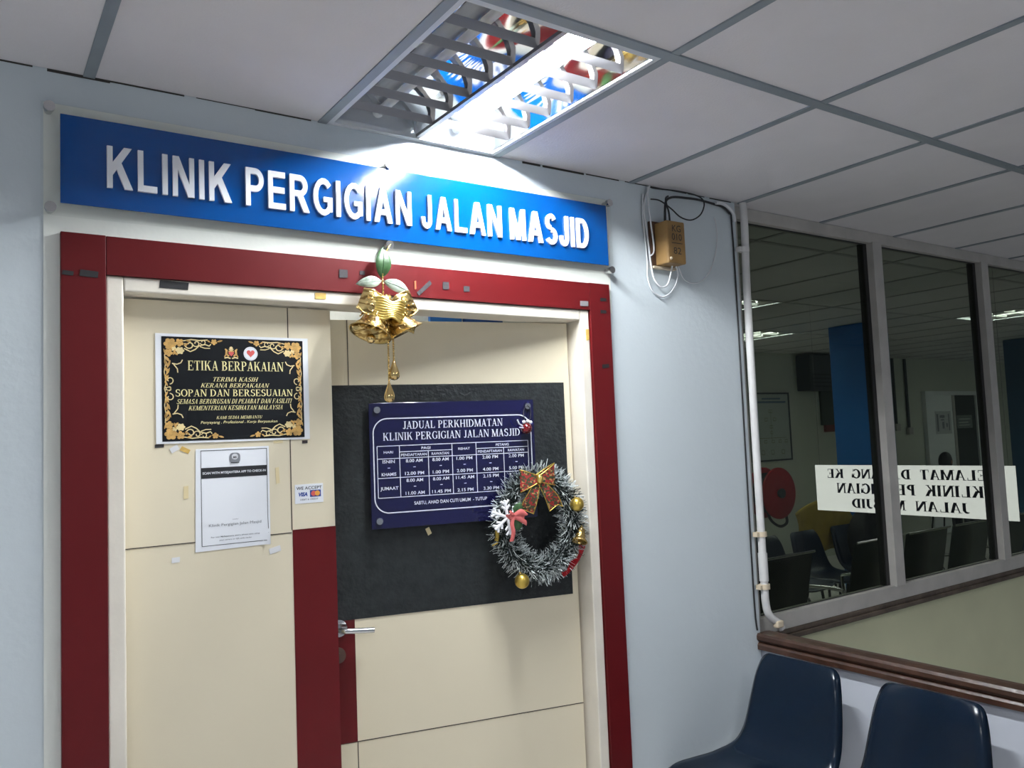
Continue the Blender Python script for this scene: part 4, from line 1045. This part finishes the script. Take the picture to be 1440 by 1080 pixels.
# fire hose reel
t = thing('hose_reel', (7.38, 4.25, .93), 'red fire hose reel on the hall wall beside the white pipe', 'hose reel')
for y in (-.50, -.29):
    b = MB(); b.lathe([(.001, 0), (.05, -.004), (.25, -.012), (.275, -.020), (.29, -.014), (.29, 0), (.275, .006), (.05, .004), (.001, .004)], (0, -1, 0), (0, y, 0), 40); b.build('flange', M['reel_red'], t)
b = MB()
for k in range(6): b.lathe([(.20 + .028 * math.cos(a), .020 * math.sin(a)) for a in [j * PI / 4 for j in range(9)]], (0, 1, 0), (0, -.475 + .033 * k, 0), 32)
b.tube(spline([(-.10, -.40, -.20), (-.12, -.46, -.30), (-.02, -.50, -.37), (.10, -.50, -.33), (.12, -.46, -.2)], 6), .016, 8)
b.build('hose', M['hose'], t)
b = MB(); b.cyl((0, -.53, 0), (0, 0, 0), .045, 16); b.cyl((0, -.545, 0), (0, -.53, 0), .055, 16); b.box(-.12, .12, -.012, 0, -.15, .15); b.build('hub', M['cab_dark'], t)
# organisation chart board
t = thing('notice_board', (7.92, 4.25, 1.275), 'grey notice board with a chart on the hall wall above the hose reel', 'notice board')
b = MB(); b.box(-.36, .36, -.02, 0, 0, .82); b.build('panel', M['board'], t)
b = MB()
for q in ((-.37, .37, -.01, .01), (-.37, .37, .81, .83)): b.box(q[0], q[1], -.028, 0, q[2], q[3])
for q in ((-.37, -.35), (.35, .37)): b.box(q[0], q[1], -.028, 0, .01, .81)
b.build('frame', M['cab_dark'], t)
nf = lambda a, c: (a, -.0215, c)
b = MB(); b.flat([_bar(-.25, .70, .30, .725), _bar(-.15, .745, .2, .765)], nf)
b.build('heading_print', M['board_head'], t)
b = MB()
for bx, bz, w, h in ((0, .60, .07, .03), (-.09, .50, .05, .035), (.07, .50, .05, .035), (0, .41, .06, .03), (0, .34, .04, .03), (-.25, .23, .06, .03), (-.12, .23, .05, .03), (.02, .23, .05, .03), (.15, .23, .05, .03), (.27, .23, .05, .03), (-.18, .10, .05, .05), (.00, .10, .05, .05), (.2, .10, .05, .05)):
    b.flat([strip([(bx - w / 2, bz - h / 2), (bx + w / 2, bz - h / 2), (bx + w / 2, bz + h / 2), (bx - w / 2, bz + h / 2), (bx - w / 2, bz - h / 2)], .008)], nf)
b.flat([_bar(-.003, .25, .003, .6), _bar(-.25, .27, .27, .276)], nf)
b.build('chart_print', M['board_line'], t)
# dark casing and board left of the blue pillar
t = thing('wall_unit', (8.87, 4.25, 2.12), 'charcoal wall mounted casing near the hall ceiling left of the blue pillar', 'wall unit')
b = MB(); b.box(-.38, .42, -.22, 0, 0, .46); bevel(b.build('casing', M['cab_dark'], t), .02)
b = MB()
for k in range(4): b.box(-.34, .38, -.226, -.22, .04 + .05 * k, .06 + .05 * k)
b.build('grille', M['black'], t)
t = thing('green_board', (9.30, 4.25, 1.62), 'dark green board on the hall wall half hidden by the blue pillar', 'board')
b = MB(); b.box(-.36, .50, -.03, 0, .06, .50); b.build('green_panel', M['cab_green'], t)
b = MB(); b.box(-.30, .50, -.04, 0, -.03, .06); b.build('red_strip', M['dark_red'], t)
# conduits on the back wall
for x, z0, lb in ((10.66, 1.66, 'left of two thin conduits on the hall back wall'), (10.98, 1.60, 'right of two thin conduits on the hall back wall')):
    t = thing('wall_conduit', (x, 4.25, z0), lb, 'conduit', 'hall wall conduits')
    b = MB(); b.cyl((0, -.02, 0), (0, -.02, 2.59 - z0), .020, 10); b.build('tube_run', M['cab_dark'], t)
    b = MB(); b.box(-.05, .05, -.05, 0, -.10, 0); b.build('switch_box', M['alu'], t)
# sliding door on the back wall
d3 = MB(); d3.box(11.40, 11.47, 4.19, 4.25, 0, 2.12); d3.box(12.86, 12.93, 4.19, 4.25, 0, 2.12); d3.box(11.47, 12.86, 4.19, 4.25, 2.06, 2.12)
d3 = struct(d3, 'door_3', M['door_white'], 'white framed sliding door on the hall back wall')
b = MB(); b.box(11.47, 12.17, 4.21, 4.245, .02, 2.06); b.build('white_leaf', M['door_white'], d3)
b = MB(); b.box(12.17, 12.24, 4.20, 4.248, .02, 2.06); b.build('meeting_stile', M['alu'], d3)
b = MB(); b.box(12.24, 12.86, 4.215, 4.235, .02, 2.06); b.build('glass_leaf', M['door_glass'], d3)
t = thing('door_notice', (11.86, 4.209, 1.48), 'paper notice on the white leaf of the hall door', 'notice')
b = MB(); b.box(-.20, .24, -.004, 0, 0, .34); b.build('paper_sheet', nmat('pale paper', (.55, .56, .56), .6), t)
b = MB(); nf = lambda a, c: (a, -.0046, c)
b.flat([_bar(-.17, .04, -.12, .30), _bar(-.08, .24, .06, .28), _bar(-.02, .08, .04, .18), _bar(.09, .10, .13, .16), _bar(.16, .05, .19, .30), _bar(-.05, .20, .04, .22)], nf); b.build('print', M['blue_grey_print'], t)
t = thing('glass_notice', (12.52, 4.214, 1.55), 'pale notice on the dark glass leaf of the hall door', 'notice')
b = MB(); b.box(-.24, .22, -.003, 0, 0, .20); b.build('paper_sheet', nmat('greyed paper', (.16, .18, .17), .6), t)
b = MB(); b.flat([_bar(-.18, .13, .16, .15), _bar(-.18, .08, .10, .10), _bar(-.18, .04, .14, .055)], lambda a, c: (a, -.0036, c)); b.build('print', M['board'], t)

# perforated steel beam seats with their backs to the window
def bench(x0, n, label, gap=.0):
    t = thing('beam_seat', (x0 + n * .29, .80, 0), label, 'waiting seats', 'steel beam seats under the window'); ox = x0 + n * .29
    for k in range(n):
        a = x0 + k * .58 - ox
        rows = []
        for (y, z) in ((.14, .44), (.10, .47), (.06, .56), (.03, .70), (.0, .86), (-.012, .935), (-.03, .945)):
            w = .03 * max(0, (.70 - z))
            rows.append([(a + .02 + w, y, z), (a + .27, y + .012, z), (a + .52 - w, y, z)])
        b = MB(); b.grid(rows, 0, True)
        rows = [[(a + .02, y, z), (a + .52, y, z)] for y, z in ((.14, .44), (.30, .42), (.50, .44), (.56, .42))]
        b.grid(rows, 0, True)
        o = b.build('seat', M['bench'], t); s = o.modifiers.new('thick', 'SOLIDIFY'); s.thickness = .01
        b = MB(); b.tube([(a + .02, -.03, .947), (a + .52, -.03, .947)], .008, 8); b.build('top_rail', M['steel'], o)
    for k in range(n + 1):
        a = x0 + k * .58 - ox - .015
        b = MB(); b.tube(spline([(a, .10, .42), (a, .06, .62), (a, .12, .66), (a, .42, .64), (a, .46, .60), (a, .44, .42)], 4), .012, 8); b.build('arm', M['steel'], t)
    b = MB(); b.box(-n * .29, n * .29, .24, .30, .36, .41); b.build('beam', M['leg'], t)
    for a in (-n * .29 + .2, n * .29 - .2):
        b = MB(); b.box(a - .02, a + .02, .24, .30, .03, .36); b.box(a - .025, a + .025, .02, .56, 0, .03); b.build('leg', M['leg'], t)
    return t
bench(2.72, 2, 'dark steel beam seat in the hall behind the white pipe')
bench(4.22, 4, 'long dark steel beam seat in the hall under the reversed banner')
# navy plastic chairs further in
HC = 'navy chairs in the middle of the hall'
h1 = plastic_chair((5.44, 2.02, 0), PI / 2, 'navy plastic chair in the hall just below the hose reel', HC, 'hall_chair')
for x, lb in ((4.95, 'navy plastic chair in the hall nearest the white pipe'), (5.98, 'navy plastic chair in the hall under the black bag')):
    c = copy_tree(h1); c.location = (x, 2.02, 0); c['label'] = lb
# mustard jacket over the chairs, and a black bag beside it
b = MB(); rows = []
for i in range(15):
    u = i / 14; row = []
    for j in range(13):
        v = j / 12
        x = 5.42 + .72 * v + .06 * math.sin(3 * u); fold = .035 * math.sin(v * 15 + u * 4) * (.4 + u)
        if u < .45: y = 2.105 + fold * .5; z = .835 + (.45 - u) * .46 * (.55 + .45 * math.sin(PI * min(1, v * 1.05 + .02))) 
        else: y = 2.105 + (u - .45) * .05 + fold * .5; z = .835 - (u - .45) * .40
        row.append((x - 5.7, y - 2.2, z - .5))
    rows.append(row)
b.grid(rows, 0, True); o = b.build('yellow_jacket', M['yellow'], None); o.location = (5.7, 2.185, .5); s = o.modifiers.new('thick', 'SOLIDIFY'); s.thickness = .012
tag(o, 'mustard yellow jacket draped over a chair right of the hose reel', 'jacket')
t = thing('black_bag', (5.98, 1.80, .520), 'black bag standing on a hall chair beside the yellow jacket', 'bag')
b = MB(); rows = []
for k in range(13):
    f = k / 12; sc = math.sin(PI * (.12 + .80 * f)) ** .45
    rows.append([(.19 * sc * math.copysign(abs(math.cos(a)) ** .6, math.cos(a)), .12 * sc * math.copysign(abs(math.sin(a)) ** .6, math.sin(a)), .42 * f) for a in [2 * PI * j / 20 for j in range(20)]])
b.grid(rows, 0, True, True); b.face(rows[-1]); b.face(list(reversed(rows[0]))); b.build('body', M['bag'], t)
b = MB(); b.tube(spline([(-.10, -.08, .38), (-.06, -.10, .47), (.06, -.10, .47), (.10, -.08, .38)], 6), .012, 8); b.build('handle', M['bag'], t)

# seated person far inside, only the head shows over the banner
t = thing('person', (10.66, 3.6, 0), 'seated person with short black hair beyond the banner in the hall', 'person')
def skinned(name, verts, edges, radii, m_, parent, root=0, sub=2):
    me = bpy.data.meshes.new(name); me.from_pydata(verts, edges, []); me.update(); me.materials.append(m_)
    o = bpy.data.objects.new(name, me); col.objects.link(o); o.parent = parent
    sk = o.modifiers.new('skin', 'SKIN'); sk.use_smooth_shade = True
    if not me.skin_vertices: 
        bpy.context.view_layer.update()
    if not me.skin_vertices: me.attributes.new('skin', 'FLOAT', 'POINT')
    sv = me.skin_vertices[0].data if me.skin_vertices else None
    if sv:
        for i, r in enumerate(radii): sv[i].radius = r if isinstance(r, tuple) else (r, r)
        sv[root].use_root = True
    sb = o.modifiers.new('sub', 'SUBSURF'); sb.levels = sub; sb.render_levels = sub
    return o
def body_lathe():
    b = MB()
    # torso and neck as one tapering surface, elliptical in section
    secs = [(.57, .17, .12, 0), (.59, .18, .125, 0), (.62, .155, .105, .01), (.74, .175, .11, .015), (.84, .20, .11, .02), (.90, .185, .09, .02), (.935, .11, .07, .02), (.955, .055, .055, .02), (1.00, .050, .052, .03), (1.03, .050, .055, .035)]
    rows = [[(cx + dy * math.cos(a), wx * math.sin(a), z) for a in [2 * PI * j / 24 for j in range(24)]] for z, wx, dy, cx in secs]
    b.grid(rows, 0, True, True); return b
b = MB()
hc = Vector((.045, 0, 1.125))
def head_pt(th, ph):
    x = math.sin(th) * math.cos(ph); y = math.sin(th) * math.sin(ph); z = math.cos(th)
    rx = .098; ry = .076; rz = .118
    if z < 0: ry *= 1 - .25 * z * z; rx *= 1 - .08 * z * z
    face = max(0, x)
    nose = .020 * math.exp(-((y * .076) / .012) ** 2 - ((z * .118 + .012) / .020) ** 2) * (1 if x > .5 else 0)
    brow = .005 * math.exp(-((z * .118 - .022) / .012) ** 2) * face
    eye = -.006 * sum(math.exp(-((y * .076 - s * .030) / .012) ** 2 - ((z * .118 - .006) / .009) ** 2) for s in (-1, 1)) * (1 if x > .3 else 0)
    mouth = .004 * math.exp(-((y * .076) / .022) ** 2 - ((z * .118 + .055) / .008) ** 2) * (1 if x > .3 else 0)
    return hc + Vector((rx * x + nose + brow + eye + mouth, ry * y, rz * z))
bt = body_lathe()
rows = [[head_pt(max(.001, PI * i / 24), 2 * PI * j / 32) for j in range(32)] for i in range(25)]
bt.grid(rows, 0, True, True)
for s in (-1, 1): bt.ball(hc + Vector((-.006, s * .076, -.005)), .020, 8, 0, 1.4)
def limb(mb, pts, rad): mb.tube(spline(pts, 5), [rad[min(len(rad) - 1, int(i / 5))] + (rad[min(len(rad) - 1, int(i / 5) + 1)] - rad[min(len(rad) - 1, int(i / 5))]) * (i % 5) / 5 for i in range(5 * (len(pts) - 1) + 1)], 12)
for s in (-1, 1):
    limb(bt, [(.02, s * .16, .885), (.05, s * .215, .75), (.10, s * .225, .62), (.24, s * .19, .55), (.36, s * .13, .53)], [.052, .048, .040, .036, .026])
    limb(bt, [(.0, s * .09, .60), (.20, s * .11, .605), (.42, s * .12, .575), (.46, s * .12, .30), (.45, s * .12, .06)], [.085, .085, .062, .056, .042])
    limb(bt, [(.41, s * .12, .045), (.50, s * .12, .035), (.66, s * .13, .03)], [.04, .04, .028])
    for q in range(4): limb(bt, [(.36, s * (.115 + .011 * q), .53), (.40 + .004 * (q % 3), s * (.112 + .012 * q), .528), (.43 + .005 * (q % 3), s * (.110 + .012 * q), .516)], [.010, .009, .007])
    limb(bt, [(.35, s * .105, .532), (.385, s * .090, .530), (.405, s * .086, .522)], [.011, .010, .008])
bt.build('body', M['skin'], t)
b = MB()
rows = []
for i in range(15):
    thv = .001 + (PI * .62) * i / 14
    row = []
    for j in range(32):
        ph = 2 * PI * j / 32; lim = thv if math.cos(ph) < .25 else min(thv, .85)
        p = head_pt(lim, ph); d = (p - hc); row.append(hc + d * 1.11)
    rows.append(row)
b.grid(rows, 0, True, True); b.build('hair', M['hair'], t)
b = MB()
secs = [(.57, .185, .135, 0), (.59, .193, .138, 0), (.62, .170, .118, .01), (.74, .19, .122, .015), (.84, .215, .122, .02), (.90, .198, .10, .02), (.938, .12, .078, .02), (.955, .066, .064, .02)]
b.grid([[(cx + dy * math.cos(a), wx * math.sin(a), z) for a in [2 * PI * j / 24 for j in range(24)]] for z, wx, dy, cx in secs], 0, True, True)
for s in (-1, 1): limb(b, [(.02, s * .15, .885), (.05, s * .218, .75), (.09, s * .228, .64)], [.066, .060, .056])
b.build('shirt', M['shirt'], t)
b = MB()
for s in (-1, 1): limb(b, [(.0, s * .09, .60), (.20, s * .11, .605), (.42, s * .12, .575), (.46, s * .12, .30), (.45, s * .12, .08)], [.097, .095, .072, .066, .056])
b.build('trousers', M['trousers'], t)
c = copy_tree(h1); c.location = (10.44, 3.6, 0); c.rotation_euler = (0, 0, PI); c['label'] = 'navy plastic chair in the hall under the seated person'
for ch in c.children: pass
c['group'] = HC

# glowing film with reversed lettering, hung in the hall for a sign mirrored in the glass
t = thing('reflection_banner', (5.0, .87, 1.047), 'glowing translucent film in the hall standing in for a reflected welcome sign, lettering reversed', 'banner')
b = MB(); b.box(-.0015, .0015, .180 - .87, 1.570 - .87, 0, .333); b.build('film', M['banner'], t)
b = MB(); bf = lambda a, c_: (-.0022, a - .87, c_ - 1.047); T_, t_ = .25, .11
b.flat(serif('SELAMAT  DATANG  KE', .880, 1.319, .066, 1.19), bf); b.flat(serif('KLINIK  PERGIGIAN', .886, 1.215, .072, 1.03), bf); b.flat(serif('JALAN  MASJID', .880, 1.110, .066, .83), bf)
b.build('lettering', M['banner_ink'], t); T_, t_ = .17, .065
b = MB()
for y in (.22, 1.53): b.tube([(0, y - .87, .33), (0, y - .87, H - 1.047 - .004)], .0012, 5)
b.build('hanging_wire', M['steel'], t)
